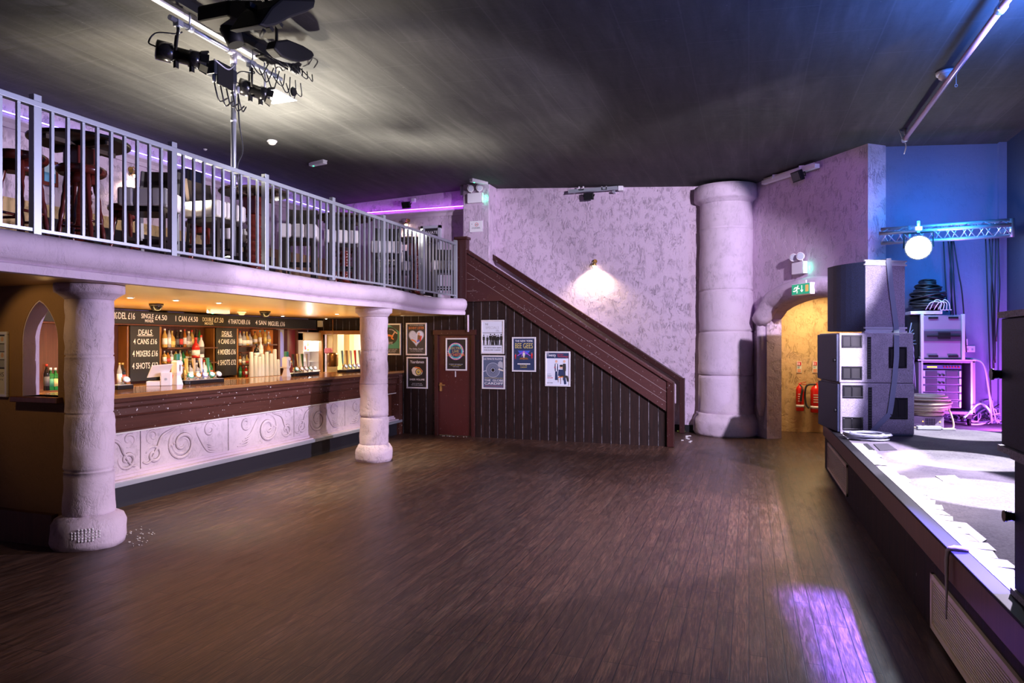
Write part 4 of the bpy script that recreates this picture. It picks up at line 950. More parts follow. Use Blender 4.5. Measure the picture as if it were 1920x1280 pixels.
def d_lineup(T, P, D, L):
    T('THE', .20, .91, .15, .06, 'black'); T('SPECIALS', .48, .80, .66, .085, 'grey'); T('LTD.', .74, .70, .15, .05, 'black'); P([(0, .23), (1, .23), (1, .63), (0, .63)], 'pale'); P([(0, .225), (1, .225), (1, .235), (0, .235)], 'dark'); P([(0, .625), (1, .625), (1, .64), (0, .64)], 'dark')
    for u, s, wd in ((.06, .33, 1.1), (.24, .30, 1.1), (.40, .36, 1.5), (.60, .36, 1.6), (.78, .33, 1.3), (.93, .35, 1.1), (.51, .32, .9), (.69, .31, .9)): man(P, D, L, u, .245, s, 'black', 'dark', wd)
    T('FRI 20TH NOV 2020', .50, .155, .84, .034, 'black'); T('THE GLOBE, CARDIFF', .50, .075, .84, .034, 'black')
def d_disc(T, P, D, L):
    T('ULTIMATE FLOYD', .48, .93, .92, .06, 'white'); L([(0, .52), (.2, .56)], .012, 'pale'); D(.48, .57, .34, 'pale'); D(.48, .57, .325, 'slate')
    for r_ in (.29, .25, .21, .17): D(.48, .57, r_, 'grey'); D(.48, .57, r_ - .008, 'slate')
    D(.48, .57, .10, 'pale'); D(.48, .57, .085, 'black'); P([(.72, .70), (.98, .62), (.96, .82), (.84, .87), (.74, .82)], 'grey'); L([(.76, .60), (1, .55)], .03, 'cream')
    T('FRIDAY 27TH MARCH 2020', .52, .31, .90, .028, 'gold'); T('THE  GLOBE', .52, .235, .94, .06, 'white'); T('CARDIFF', .52, .135, .92, .075, 'white'); T('TICKETS FROM THE BAR AND ONLINE', .52, .05, .90, .02, 'red')
def d_disco(T, P, D, L):
    T('THE NEW YORK', .50, .925, .84, .062, 'white'); T('BEE GEES', .50, .775, .84, .165, 'gold'); P([(.20, .62), (.80, .62), (.66, .50), (.34, .50)], 'blue'); L([(.5, .60), (.20, .46)], .02, 'violet'); L([(.5, .60), (.80, .46)], .02, 'violet'); L([(.5, .60), (.40, .44)], .018, 'violet')
    man(P, D, L, .50, .34, .26, 'cream', 'skin', 1.3); man(P, D, L, .10, .36, .16, 'red', 'skin', 1.3); man(P, D, L, .88, .38, .18, 'red', 'skin', 1.5); P([(.34, .40), (.66, .40), (.72, .34), (.28, .34)], 'brown')
    P([(.20, .185), (.80, .185), (.80, .215), (.20, .215)], 'white'); T('WEDNESDAY 4TH MARCH 2020', .50, .20, .56, .018, 'black'); T('THE GLOBE', .48, .155, .34, .03, 'gold'); T('CARDIFF', .49, .095, .32, .04, 'gold')
def d_three(T, P, D, L):
    P([(0, .83), (1, .83), (1, 1), (0, 1)], 'navy'); T('Twenty', .22, .92, .40, .12, 'white'); T('Kids from', .62, .955, .26, .04, 'red'); T('The Downward', .74, .895, .50, .05, 'red'); T('Tour', .90, .855, .10, .025, 'red')
    man(P, D, L, .44, .16, .62, 'navy', 'skin', .62); P([(.41, .66), (.47, .66), (.46, .42), (.42, .42)], 'white'); man(P, D, L, .80, .16, .62, 'dark', 'skin', .62)
    D(.66, .56, .065, 'skin', 1.1); D(.66, .60, .07, 'black', .7); P([(.54, .48), (.76, .48), (.84, .30), (.52, .28)], 'navy'); L([(.60, .28), (.80, .26), (.84, .04)], .05, 'navy'); L([(.66, .28), (.92, .26), (.97, .12)], .045, 'dark'); L([(.54, .24), (.74, .25)], .02, 'orange'); L([(.53, .24), (.53, .09)], .01, 'brown'); L([(.64, .24), (.64, .03)], .01, 'brown')
    T('01 MAY', .12, .335, .18, .025, 'grey'); T('CARDIFF', .13, .275, .2, .028, 'black'); T('THE GLOBE', .16, .22, .26, .035, 'red'); T('2022 TOUR', .15, .06, .26, .03, 'black'); D(.38, .55, .025, 'red')
poster('green framed poster of a leaping dancer half behind the slim column', (714, 606.5), (752.5, 665.5), 'green', d_green)
poster('black framed poster with orange lettering above a patterned heart', (762, 605.2), (800.5, 666), 'dark', d_heart)
poster('black framed poster with a golden eye in a white cylinder', (763, 668.8), (802.5, 728.6), 'black', d_volume)
poster('black framed poster of a rainbow jewelled circle on the red door', (836.3, 633.5), (876, 694.8), 'black', d_orch, 11.955)
poster('white framed poster showing a line of dark suited figures', (902.8, 600), (945.8, 663.3), 'pale', d_lineup)
poster('slate blue framed poster with a vinyl record under the suited figures', (904.2, 665.8), (947.3, 729.6), 'slate', d_disc)
poster('black framed poster with gold lettering and a violet lit stage', (960.5, 631.8), (1005.3, 697), 'navy', d_disco)
poster('pale framed poster of three seated and standing figures, nearest the stair foot', (1022.5, 658.5), (1069.8, 724.6), 'pale', d_three)
def d_ths(T, P, D, L):
    P([(0, .42), (1, .42), (1, 1), (0, 1)], 'dark')
    for i in range(5):
        for j in range(4): P([(.02 + .2*i, .45 + .135*j), (.19 + .2*i, .45 + .135*j), (.19 + .2*i, .57 + .135*j), (.02 + .2*i, .57 + .135*j)], ('grey', 'black', 'pale', 'brown')[(i*3 + j*2) % 4]); D(.105 + .2*i, .52 + .135*j, .05, 'skin' if (i + j) % 2 else 'grey', 1.2)
    P([(0, 0), (1, 0), (1, .42), (0, .42)], 'cream'); T('THE SMITHS', .50, .33, .92, .075, 'black'); T('A TRIBUTE', .74, .24, .4, .03, 'black')
poster('framed poster of small portraits on the brown wall beside the pointed window', (-44, 622), (17.5, 744), 'cream', d_ths, 4.38)
# green running-man exit sign over the arch
M_exg = mat('exit_green', (.0,.33,.16), .3, emit=(.0,.45,.22), es=.55); M_exw = mat('exit_white', (.9,.9,.85), .3, emit=(1,.85,.75), es=1.0); M_exo = mat('exit_amber', (.7,.42,.1), .4, emit=(.9,.5,.12), es=.5)
(u0, v0), (u1, v1) = side(1485, 553, .26), side(1518, 530, .26)
v0, v1 = v1 - (v1 - v0) * 1.0, v1
MS = Matrix((d2, Vector((0,0,1)), n2)).transposed().to_4x4(); MS.translation = O2 + n2 * .26
es = thing('exit_sign', 'lit green running man exit sign over the corridor arch', 'sign', MS @ Vector(((u0+u1)/2, v0, 0)))
w, h = u1 - u0, v1 - v0; Q = MS @ Matrix.Translation((u0, v0, 0))
b = MB(); b.box((-.012, -.012, -.09), (w + .012, h + .012, -.002), 0, Q); b.build('housing', M_white, es, bevel=.006)
b = MB(); b.poly([(0,0), (w,0), (w,h), (0,h)], Q, 0, .003); b.build('green_panel', M_exg, es)
b = MB(); Qa = Q @ Matrix.Translation((0, 0, .0035))
def ln(pts, r):
    for p, q in zip(pts, pts[1:]):
        p, q = Vector((p[0]*w, p[1]*h)), Vector((q[0]*w, q[1]*h)); d = (q-p).normalized(); n = Vector((-d.y, d.x)) * r*h; b.poly([tuple(p+n), tuple(q+n), tuple(q-n), tuple(p-n)], Qa, 0, .001)
b.disc((.36*w, .82*h), .075*h, Qa); ln([(.34,.72), (.28,.45)], .10); ln([(.30,.70), (.17,.66), (.13,.52)], .045); ln([(.34,.68), (.40,.55), (.46,.58)], .04); ln([(.28,.46), (.32,.30), (.30,.12)], .05); ln([(.27,.46), (.20,.33), (.08,.34)], .05)
ln([(.58,.86), (.58,.30)], .05); b.poly([(.49*w,.40*h), (.67*w,.40*h), (.58*w,.18*h)], Qa, 0, .001); b.build('running_man', M_exw, es)
b = MB(); b.poly([(.78*w,.20*h), (.95*w,.20*h), (.95*w,.86*h), (.78*w,.86*h)], Qa, 0, .001); b.build('door_symbol', M_exo, es)
b = MB(); b.box((w*.3, h + .01, -.05), (w*.7, h + .06, -.03), 0, Q); b.build('mount', M_white, es)
# twin-spot emergency lights
def twin(label, M, s=1.0):
    o = thing('emergency_light', label, 'emergency light', M @ Vector((0, -.11*s, 0)))
    b = MB(); b.box((-.17*s, -.11*s, 0), (.15*s, .10*s, .09*s), 0, M); b.build('battery_box', M_white, o, bevel=.008)
    b = MB(); b.box((.15*s, -.11*s, .005), (.17*s, .10*s, .088*s), 0, M); b.build('end_cap', M_offw, o)
    for k in (-1, 1):
        b = MB(); b.tube([M @ Vector((k*.09*s, .10*s, .05*s)), M @ Vector((k*.09*s, .15*s, .05*s))], .012*s, 6); c_ = Vector((k*.10*s, .20*s, .06*s)); b.tube([M @ (c_ + Vector((-.02*k*0 - .03*s, 0, -.02*s))), M @ (c_ + Vector((.02*s, -.01*s, .05*s)))], [.05*s, .072*s], 16); ho = b.build('lamp_head', M_offw, o)
        b = MB(); b.tube([M @ (c_ + Vector((.021*s, -.01*s, .051*s))), M @ (c_ + Vector((.026*s, -.012*s, .057*s)))], [.062*s, .055*s], 16); b.build('lens', colr('lens_grey', (.40,.42,.48), .5), ho)
    b = MB(); b.cbox((.172*s, -.02*s, .05*s), (.006, .012, .012), 0, M); b.build('led', emi('green_led', (.05, 1, .45), 8), o)
    light('POINT', 'led_glow', M @ Vector((.21*s, -.02*s, .04*s)), (0,0,0), 1.0, (.05, 1, .45), shadow_soft_size=.01)
    return o
p = onY(893, 370, 13.55); twin('white twin headed emergency light on the pilaster above the stairs', Matrix(((1,0,0,p.x),(0,0,-1,13.545),(0,1,0,p.z - .02),(0,0,0,1))), 1.0)
(u, v_) = side(1504, 502); Mt = MS.copy(); Mt.translation = O2; twin('white twin headed emergency light above the corridor arch', Mt @ Matrix.Translation((u, v_, .006)), .95)
# notice on the pilaster
a, c_ = onY(881, 415, 13.55), onY(905, 434, 13.55); o = thing('notice_sign', 'small white no smoking notice on the pilaster', 'sign', ((a.x+c_.x)/2, 13.54, c_.z))
b = MB(); b.box((a.x, 13.535, c_.z), (c_.x, 13.548, a.z)); b.build('plate', M_white, o)
Mn = face_my(a.x, 13.5345, c_.z); w, h = c_.x - a.x, a.z - c_.z
b = MB(); b.disc((w*.55, h*.66), h*.17, Mn, 24, 0); b.disc((w*.55, h*.66), h*.13, Mn @ Matrix.Translation((0,0,.0008)), 24, 1); b.fit('NO SMOKING', w*.6, h*.06, Mn @ Matrix.Translation((w*.5, h*.40, .0005)), 2); b.fit('ON THESE PREMISES', w*.66, h*.05, Mn @ Matrix.Translation((w*.5, h*.31, .0005)), 2); b.box((w*.16, h*.70, 0), (w*.20, h*.76, .001), 2, Mn); b.box((w*.47, h*.63, .001), (w*.63, h*.68, .002), 2, Mn @ Matrix.Translation((0,0,.0006)))
b.build('print', [K['red'], K['white'], K['black']], o)
# extinguishers with their signs in the corridor
def ext(px, top, bot, w, label, hose):
    p = onY(px, bot, 14.6); q = onY(px, top, 14.6); h = q.z - p.z; r_ = w; x, y, z = p.x, 14.62, p.z
    o = thing('fire_extinguisher', label, 'fire extinguisher', (x, y, z))
    b = MB(); b.lathe([(r_*.92, 0), (r_, .015), (r_, h*.74), (r_*.8, h*.84), (r_*.35, h*.90), (r_*.3, h*.93)], (x, y, z), 20); b.build('cylinder', M_redp, o)
    b = MB(); b.lathe([(r_*1.005, h*.13), (r_*1.005, h*.22)], (x, y, z), 20); b.build('white_band', M_white, o)
    b = MB(); b.cyl((x, y, z + h*.91), (x, y, z + h*.98), .022); b.bar((x - .02, y, z + h*.97), (x + .11, y - .02, z + h*1.02), .018, .01); b.bar((x - .02, y, z + h*.95), (x + .12, y - .02, z + h*.93), .018, .01); b.build('valve_lever', M_redp, o)
    b = MB()
    if hose: b.tube(ease([(x, y - .02, z + h*.94), (x - .16, y - .03, z + h*.90), (x - .20, y - .02, z + h*.62), (x - .18, y - .03, z + h*.28), (x - .13, y - .05, z + h*.14)], 6), .018, 8)
    else: b.tube(ease([(x, y - .02, z + h*.93), (x + .04, y - r_*1.1, z + h*.80), (x + .02, y - r_*1.15, z + h*.55), (x + .01, y - r_*1.1, z + h*.36)], 6), [.012]*7 + [.022]*12, 8)
    b.build('hose', M_rubber, o)
    b = MB()
    for k in range(4): b.box((x - r_*.5, y - r_*1.005, z + h*(.34 + .08*k)), (x + r_*.35, y - r_*.86, z + h*(.37 + .08*k)))
    b.build('printed_label', K['cream'], o)
    b = MB(); b.box((x - .03, y, z + h*.6), (x + .03, 14.75, z + h*.66)); b.build('wall_mount', M_black, o)
ext(1500, 717, 770, .075, 'slim red fire extinguisher with black horn on the corridor wall', False); ext(1530, 717, 773, .10, 'fat red fire extinguisher with looping black hose beside the speakers', True)
for px, lab in ((1498.3, 'small red and yellow plate above the slim fire extinguisher'), (1528, 'small red and yellow plate above the fat fire extinguisher')):
    a, c_ = onY(px - 4.6, 677, 14.75), onY(px + 4.6, 698.5, 14.75); o = thing('safety_sign', lab, 'sign', ((a.x+c_.x)/2, 14.74, c_.z)); w, h = c_.x - a.x, a.z - c_.z
    b = MB(); b.box((a.x, 14.735, c_.z), (c_.x, 14.75, a.z)); b.build('plate', K['cream'], o); Mn = face_my(a.x, 14.734, c_.z)
    b = MB(); b.box((w*.12, h*.64, 0), (w*.9, h*.95, .001), 0, Mn); b.box((w*.2, h*.68, .001), (w*.34, h*.9, .002), 1, Mn); b.box((w*.5, h*.68, .001), (w*.62, h*.88, .002), 1, Mn); b.box((w*.12, h*.58, 0), (w*.9, h*.61, .001), 3, Mn)
    for k in range(3): b.box((w*.15, h*(.05 + .10*k), 0), (w*.88, h*(.11 + .10*k), .001), 2, Mn); b.box((w*.15, h*(.40 + .05*k), 0), (w*.6, h*(.42 + .05*k), .001), 4, Mn)
    b.build('print', [K['red'], K['white'], K['orange'], K['black'], K['teal']], o)
# steel lighting bracket high on the back wall and tube fittings
a, c_ = onY(1066, 359, 13.85), onY(1158, 359, 13.85)
o = thing('lighting_bracket', 'galvanised steel bracket bar with clips at the top of the back wall', 'bracket', ((a.x+c_.x)/2, 13.9, a.z))
b = MB(); b.box((a.x, 13.82, a.z - .035), (c_.x, 13.86, a.z + .035)); b.box((a.x, 13.80, a.z - .04), (c_.x, 13.86, a.z - .03)); b.build('bar', M_steel, o)
for px in (1090, 1133):
    q = onY(px, 356, 13.84); b = MB(); b.box((q.x - .05, 13.82, q.z - .01), (q.x + .05, 13.87, q.z + .01)); b.box((q.x - .055, 13.82, q.z), (q.x - .035, 13.87, q.z + .07)); b.box((q.x + .035, 13.82, q.z), (q.x + .055, 13.87, q.z + .07)); b.build('clip', M_white, o)
for px in (1075, 1150): q = onY(px, 359, 13.85); b = MB(); b.box((q.x - .02, 13.85, q.z - .02), (q.x + .02, 13.999, q.z + .02)); b.build('wall_mount', M_steel, o)
q = onY(1164, 352, 13.9); b = MB(); b.cbox((q.x, 13.93, q.z), (.10, .14, .12)); tag(center(b.build('junction_box', M_white, None, bevel=.01)), 'white junction box at the end of the steel bracket', 'junction box')
(u0, v0), (u1, v1) = side(1441, 343), side(1543, 311); o = thing('tube_light', 'unlit white tube light batten along the top of the slanted wall', 'light', sf((u0+u1)/2, (v0+v1)/2))
b = MB(); b.bar(Vector(sf(u0, v0)) + n2*.10, Vector(sf(u1, v1)) + n2*.10, .09, .07); b.build('batten', M_white, o, bevel=.006)
b = MB(); b.tube([Vector(sf(u0 + .05, v0 + .05)) + n2*.12, Vector(sf(u1 - .05, v1 + .05)) + n2*.12], .016); b.build('tube', M_offw, o)
for k in (.25, .75): q = Vector(sf(u0 + (u1-u0)*k, v0 + (v1-v0)*k + .04)) + n2*.12; b = MB(); b.cbox(q, (.08, .05, .07)); b.build('clip', M_white, o)
# =====================================================================  ON THE STAGE
def frame_of(o, ax):
    """matrix: origin o, x axis along ax (ground plane), z up"""
    a = Vector((ax[0], ax[1], 0)).normalized(); M = Matrix((a, Vector((-a.y, a.x, 0)), Vector((0,0,1)))).transposed().to_4x4(); M.translation = Vector(o); return M
def cup(b_frame, b_shade, M, x0, x1, z0, z1):
    """recessed handle plate on the side facing local -y"""
    f_ = .022
    for lo, hi in (((x0, z0), (x1, z0 + f_)), ((x0, z1 - f_), (x1, z1)), ((x0, z0 + f_), (x0 + f_, z1 - f_)), ((x1 - f_, z0 + f_), (x1, z1 - f_))): b_frame.box((lo[0], -.010, lo[1]), (hi[0], .004, hi[1]), 0, M)
    b_shade.box((x0 + f_, -.003, z0 + f_), (x1 - f_, .003, z1 - f_), 0, M)  # flat black panel in place of the shaded hollow
    b_frame.box((x0 + (x1-x0)*.42, -.008, z0 + f_), (x0 + (x1-x0)*.42 + .018, .002, z1 - f_), 0, M)
SUBM = frame_of((1.06, 9.5, DZ + .003), (.985, .174))
def sub(label, M, H):
    D_, W_ = .90, .88; o = thing('bass_speaker', label, 'speaker', M @ Vector((D_/2, W_/2, 0)), math.atan2(M[1][0], M[0][0]), 'strapped bass cabinets')
    b = MB(); b.box((.03, 0, 0), (D_, W_, H), 0, M); b.build('cabinet', M_cab, o, bevel=.012)
    b = MB(); b.box((0, .015, .015), (.032, W_ - .015, H - .015), 0, M); b.build('front_grille', M_grill, o, bevel=.006)
    for x0, x1, z0, z1 in ((.06, .30, .70, .96), (.06, .30, .06, .33), (.61, .82, .30, .72)):
        b = MB(); h = MB(); cup(b, h, M, x0, x1, z0*H, z1*H); p = b.build('handle_plate', M_blk2, o, bevel=.003); h.build('handle_recess', M_black, p)
    b = MB(); b.box((.36, -.004, .08*H), (.405, .004, .92*H), 0, M); q = b.build('slot_plate', M_black, o)
    b = MB()
    for k in range(16): b.box((.368, -.006, (.10 + .05*k)*H), (.397, -.003, (.125 + .05*k)*H), 0, M)
    b.build('slot_holes', M_rubber, q)
    b = MB(); b.cyl(M @ Vector((-.03, .05, H*.45)), M @ Vector((.0, .05, H*.45)), .022); b.build('side_knob', M_black, o)
    return o
SH = .633
sub('black bass speaker cabinet at the bottom of the strapped stack', SUBM, SH)
M2 = SUBM.copy(); M2.translation = SUBM.translation + Vector((-.01, .0, SH + .004)); sub('black bass speaker cabinet in the middle of the strapped stack', M2, SH - .005)
TC = Vector((1.374, 9.70, DZ + 2*SH + .008)); TM = frame_of(TC, (.866, .5)); TH = .93
o = thing('main_speaker', 'tall black speaker with curved grille on top of the strapped stack', 'speaker', TM @ Vector((.3, .37, 0)), math.radians(30))
b = MB(); P = [(.04, 0), (.62, 0), (.62, .60), (.45, .74), (.04, .74)]; b.prism(P, lambda u, v: TM @ Vector((u, v, .02)), (0, 0, TH - .04)); b.build('cabinet', M_cab, o, bevel=.01)
b = MB(); P = [(.045, .005)] + [(.03 - .07 * math.sin(PI * k / 8), .74 * k / 8) for k in range(9)] + [(.045, .735)]; b.prism(P, lambda u, v: TM @ Vector((u, v, .025)), (0, 0, TH - .05)); b.build('front_grille', M_grill, o)
for z0, z1 in ((0, .07), (TH - .07, TH)):
    b = MB(); b.box((.02, -.012, z0), (.64, .012, z0 + .02), 0, TM); b.box((.02, -.012, z1 - .02), (.64, .012, z1), 0, TM); b.box((.04, -.003, z0 + .02), (.62, .004, z1 - .02), 0, TM); b.build('flying_rail', M_greyp, o)
tp, tn = TC, TM.to_3x3() @ Vector((0, -1, 0)); sp, sn = SUBM.translation, SUBM.to_3x3() @ Vector((0, -1, 0))
st_ = [onP(1666, 484, tp + tn*.03, tn), onP(1671, 540, tp + tn*.03, tn), onP(1681, 617, tp + tn*.03, tn), onP(1681, 628, sp + sn*.026, sn), onP(1681, 668, sp + sn*.022, sn), onP(1677, 715, sp + sn*.024, sn), onP(1671, 760, sp + sn*.026, sn), onP(1668, 776, sp + sn*.024, sn), onP(1634, 810, sp + sn*.03, sn)]
b = MB()
for p, q in zip(st_, st_[1:]): b.bar(p, q, .006, .062, 0, up=(1, .25, 0))
st_[0].z = TC.z + TH + .012; b.bar(st_[0] + tn*.004, st_[0] - tn*.64, .06, .006); s_ = b.build('ratchet_strap', M_strap, None); tag(center(s_), 'blue grey webbing strap tied around the speaker stack', 'strap')
# amplifier racks against the back wall
RY = 10.85
def rx(px, y=RY): return onY(px, 640, y).x
x0, x1 = rx(1722), rx(1829); z0, z1 = .80, 1.545
ra = thing('amplifier_rack', 'open amplifier rack with power amplifiers at the stage back wall', 'rack', ((x0+x1)/2, 11.08, DZ))
b = MB(); 
for lo, hi in (((x0, z0), (x0 + .04, z1)), ((x1 - .04, z0), (x1, z1)), ((x0, z0), (x1, z0 + .04)), ((x0, z1 - .04), (x1, z1))): b.box((lo[0], RY, lo[1]), (hi[0], 11.34, hi[1]))
b.box((x0, 11.3, z0), (x1, 11.34, z1)); b.build('case', M_flight, ra, bevel=.008)
b = MB()
for lo, hi in (((x0 + .035, z0 + .02), (x0 + .055, z1 - .02)), ((x1 - .055, z0 + .02), (x1 - .035, z1 - .02))): b.box((lo[0], RY - .006, lo[1]), (hi[0], RY + .02, hi[1]))
b.box((x0 - .006, RY - .006, z1 - .012), (x1 + .006, RY + .01, z1 + .006)); b.build('edge_trim', M_alu, ra)
for cx in (x0 + .06, x1 - .06):
    for cy in (RY + .06, 11.26): b = MB(); b.cyl((cx - .015, cy, DZ + .055), (cx + .015, cy, DZ + .055), .05); b.box((cx - .03, cy - .03, DZ + .10), (cx + .03, cy + .03, z0)); b.build('castor', M_black, ra)
ux0, ux1 = x0 + .06, x1 - .16
b = MB(); h = z1 - .07; b.box((ux0, RY + .02, h - .055), (ux1, RY + .30, h)); pr = b.build('processor', mat('violet_panel', (.10,.09,.22), .35), ra)
b = MB(); b.box((ux0 + .05, RY + .015, h - .04), (ux0 + .17, RY + .022, h - .018)); b.build('display', mat('yellow_display', (.5,.45,.05), .3, emit=(.9,.8,.15), es=1.2), pr)
b = MB()
for k in range(6): b.cyl((ux1 - .03 - .035*k, RY + .02, h - .028), (ux1 - .03 - .035*k, RY + .008, h - .028), .009, seg=8)
b.build('knobs', M_redp, pr)
M_amp = mat('amplifier_face', (.24,.22,.32), .35, .3); M_vent = mat('amplifier_vent', (.06,.05,.08), .5)
for k in range(5):
    za = h - .065 - .105*(k + 1)
    b = MB(); b.box((ux0, RY + .02, za), (ux1, RY + .32, za + .098)); a_ = b.build('amplifier', M_amp, ra, bevel=.003)
    for u in (.07, .60):
        b = MB(); w = ux1 - ux0; b.box((ux0 + w*u, RY + .012, za + .012), (ux0 + w*(u + .30), RY + .024, za + .086)); b.build('vent', M_vent, a_)
    b = MB()
    for u in (.44, .54): b.cyl((ux0 + w*u, RY + .02, za + .03), (ux0 + w*u, RY + .004, za + .03), .014, seg=10)
    b.build('level_knobs', M_black, a_)
    b = MB()
    for u in (.02, .96): b.box((ux0 + w*u - .01, RY + .0, za + .01), (ux0 + w*u + .012, RY + .022, za + .088))
    b.build('rack_ears', M_alu, a_)
x0, x1 = rx(1709), rx(1809); z0, z1 = 1.565, 2.165; xm = rx(1727)
rb_ = thing('flight_case', 'closed flight case with pale corner rails on top of the amplifier rack', 'case', ((x0+x1)/2, 11.08, z0 - .012))
b = MB(); b.box((xm, RY + .02, z0), (x1, 11.34, z1)); b.build('case', M_flight, rb_, bevel=.006)
b = MB(); b.box((x0, RY + .10, z0), (xm, 11.34, z1)); b.build('side_bay', M_black, rb_)
for xx in (xm, x1 - .03): b = MB(); b.box((xx - .005, RY - .002, z0 - .012), (xx + .035, RY + .05, z1 + .012)); b.build('edge_rail', M_alu, rb_, bevel=.005)
w = x1 - xm
b = MB(); b.box((xm + .04, RY + .008, z0 + .24), (x1 - .04, RY + .022, z0 + .38)); b.build('lock_plate', M_vent, rb_)
b = MB(); b.box((xm + w*.40, RY, z0 + .27), (xm + w*.68, RY + .02, z0 + .36)); b.bar((xm + w*.14, RY + .005, z0 + .31), (xm + w*.90, RY + .005, z0 + .31), .02, .02); b.build('latch', M_black, rb_)
for u in (.18, .64):
    for zz in (z0 + .02, z1 - .05): b = MB(); b.box((xm + w*u, RY + .004, zz), (xm + w*(u + .22), RY + .022, zz + .025)); b.build('slot_handle', M_black, rb_)
for k in range(7): b = MB(); b.tube(ease([(x0 + .02 + .01*k, RY + .10, z0 + .50 - .05*k), (x0 - .02 - .02*(k % 3), RY + .04, z0 + .30 - .02*k), (x0 + .03, RY + .02, z0 + .12 - .03*k), (x0 + .01*k, RY + .03, z0 - .28 - .03*k)], 5), .007, 6); b.build('patch_cable', (M_gcab, M_bcab, M_strap)[k % 3], rb_)
b = MB(); b.box((rx(1708), RY + .02, 2.18), (rx(1768), RY + .38, 2.225)); tag(center(b.build('white_board', M_white, None, bevel=.004)), 'flat white board lying on the flight case', 'board')
def coil(name, label, c, r, h, n, rr, m, tilt=0, cat='cable', flat=1.0, spread=.25, dome=False):
    b = MB(); c = Vector(c)
    for k in range(n):
        rt = r * spread; an = R.uniform(0, 6.28); rho = R.random() ** .5; ra_ = r - rt + rt * rho * math.cos(an); dz = h/2 + h/2 * rho * math.sin(an); ph = R.uniform(0, 6.28); q_ = .38 if dome else .10; tx, ty = R.uniform(-q_, q_) + tilt, R.uniform(-q_, q_)
        if dome: ra_ *= 1.1 - .45 * dz / h
        b.tube([c + Vector((ra_*math.cos(a := 2*PI*i/22 + ph), ra_*flat*math.sin(a), dz + ra_*(tx*math.cos(a) + ty*math.sin(a)) * .6)) for i in range(22)], rr, 5, closed=True)
    o = b.build(name, m, None); zmin = min(v.co.z for v in o.data.vertices); o.data.transform(Matrix.Translation((0, 0, c.z - zmin))); return tag(center(o), label, cat)
p = onY(1741, 586, 11.0); coil('cable_pile', 'heap of coiled black cables on top of the flight case', (p.x, 11.05, 2.232), .25, .42, 70, .013, M_bcab, .05, flat=.85, spread=.42, dome=True)
p = onY(1752, 583, 10.9); b = MB()
for k in range(4): b.tube(ease([(p.x - .12 + .05*k, 10.84, 2.24), (p.x - .06 + .05*k, 10.80, 2.34 + .03*(k % 2)), (p.x + .06 + .03*k, 10.80, 2.33), (p.x + .05 + .04*k, 10.82, 2.24), (p.x + .10 + .03*k, 10.83, 2.235)], 6), .006, 6)
tag(center(b.build('white_cable', M_wcab, None)), 'thin white cable looped on the flight case in front of the black heap', 'cable')
# small dimmer with a coil of tan cable on it
x0, x1 = rx(1705, 10.45), rx(1770, 10.45); o = thing('dimmer_pack', 'small dark dimmer box on the stage under the tan cable coil', 'dimmer', ((x0+x1)/2, 10.6, DZ + .009))
b = MB(); b.box((x0, 10.45, DZ + .009), (x1, 10.75, .80)); b.build('case', M_flight, o, bevel=.01)
b = MB(); b.fit('SKYTEC', .11, .02, face_my(x0 + .09, 10.449, DZ + .045)); b.build('lettering', M_white, o)
b = MB()
for i in range(6):
    for j in range(4): b.box((x0 + .19 + .02*i, 10.446, DZ + .05 + .022*j), (x0 + .202 + .02*i, 10.452, DZ + .064 + .022*j))
b.build('vents', M_black, o)
for u in (.16, .36): b = MB(); b.cyl((x0 + u, 10.45, DZ + .09), (x0 + u, 10.442, DZ + .09), .008); b.build('indicator', mat('amber_dot', (.7,.4,.05), .3, emit=(1,.5,.1), es=2), o)
coil('cable_coil', 'thick round coil of tan cable resting on the dimmer box', (rx(1742, 10.5), 10.56, .806), .285, .26, 80, .012, M_gold, .06, flat=.8, spread=.40)
a = rx(1779, 10.4); b = MB(); b.tube(ease([(a - .02, 10.5, .98), (a + .03, 10.42, .84), (a + .05, 10.38, .68), (a - .02, 10.34, .656), (a - .3, 10.33, .656), (a - .45, 10.35, .656)], 6), .012, 8); tag(center(b.build('tan_cable', M_gold, None)), 'loose end of tan cable trailing down from the coil', 'cable')
p = onZ(1745, 806, DZ); o = thing('power_strip', 'grey power strip lying on the stage before the dimmer', 'power strip', (p.x, p.y, DZ + .007)); Mq = frame_of((p.x, p.y, DZ + .007), (.98, .2))
b = MB(); b.box((-.17, -.03, 0), (.12, .03, .045), 0, Mq); b.build('body', M_greyp, o, bevel=.006)
for k in range(4): b = MB(); b.box((-.14 + .065*k, -.02, .044), (-.10 + .065*k, .02, .047), 0, Mq); b.build('socket', M_offw, o)
b = MB(); b.tube(ease([Mq @ Vector(q) for q in ((.12, 0, .02), (.2, .05, .012), (.3, .0, .012), (.22, -.06, .012), (.12, -.05, .012))], 5), .007, 6); b.build('flex', M_greyp, o)
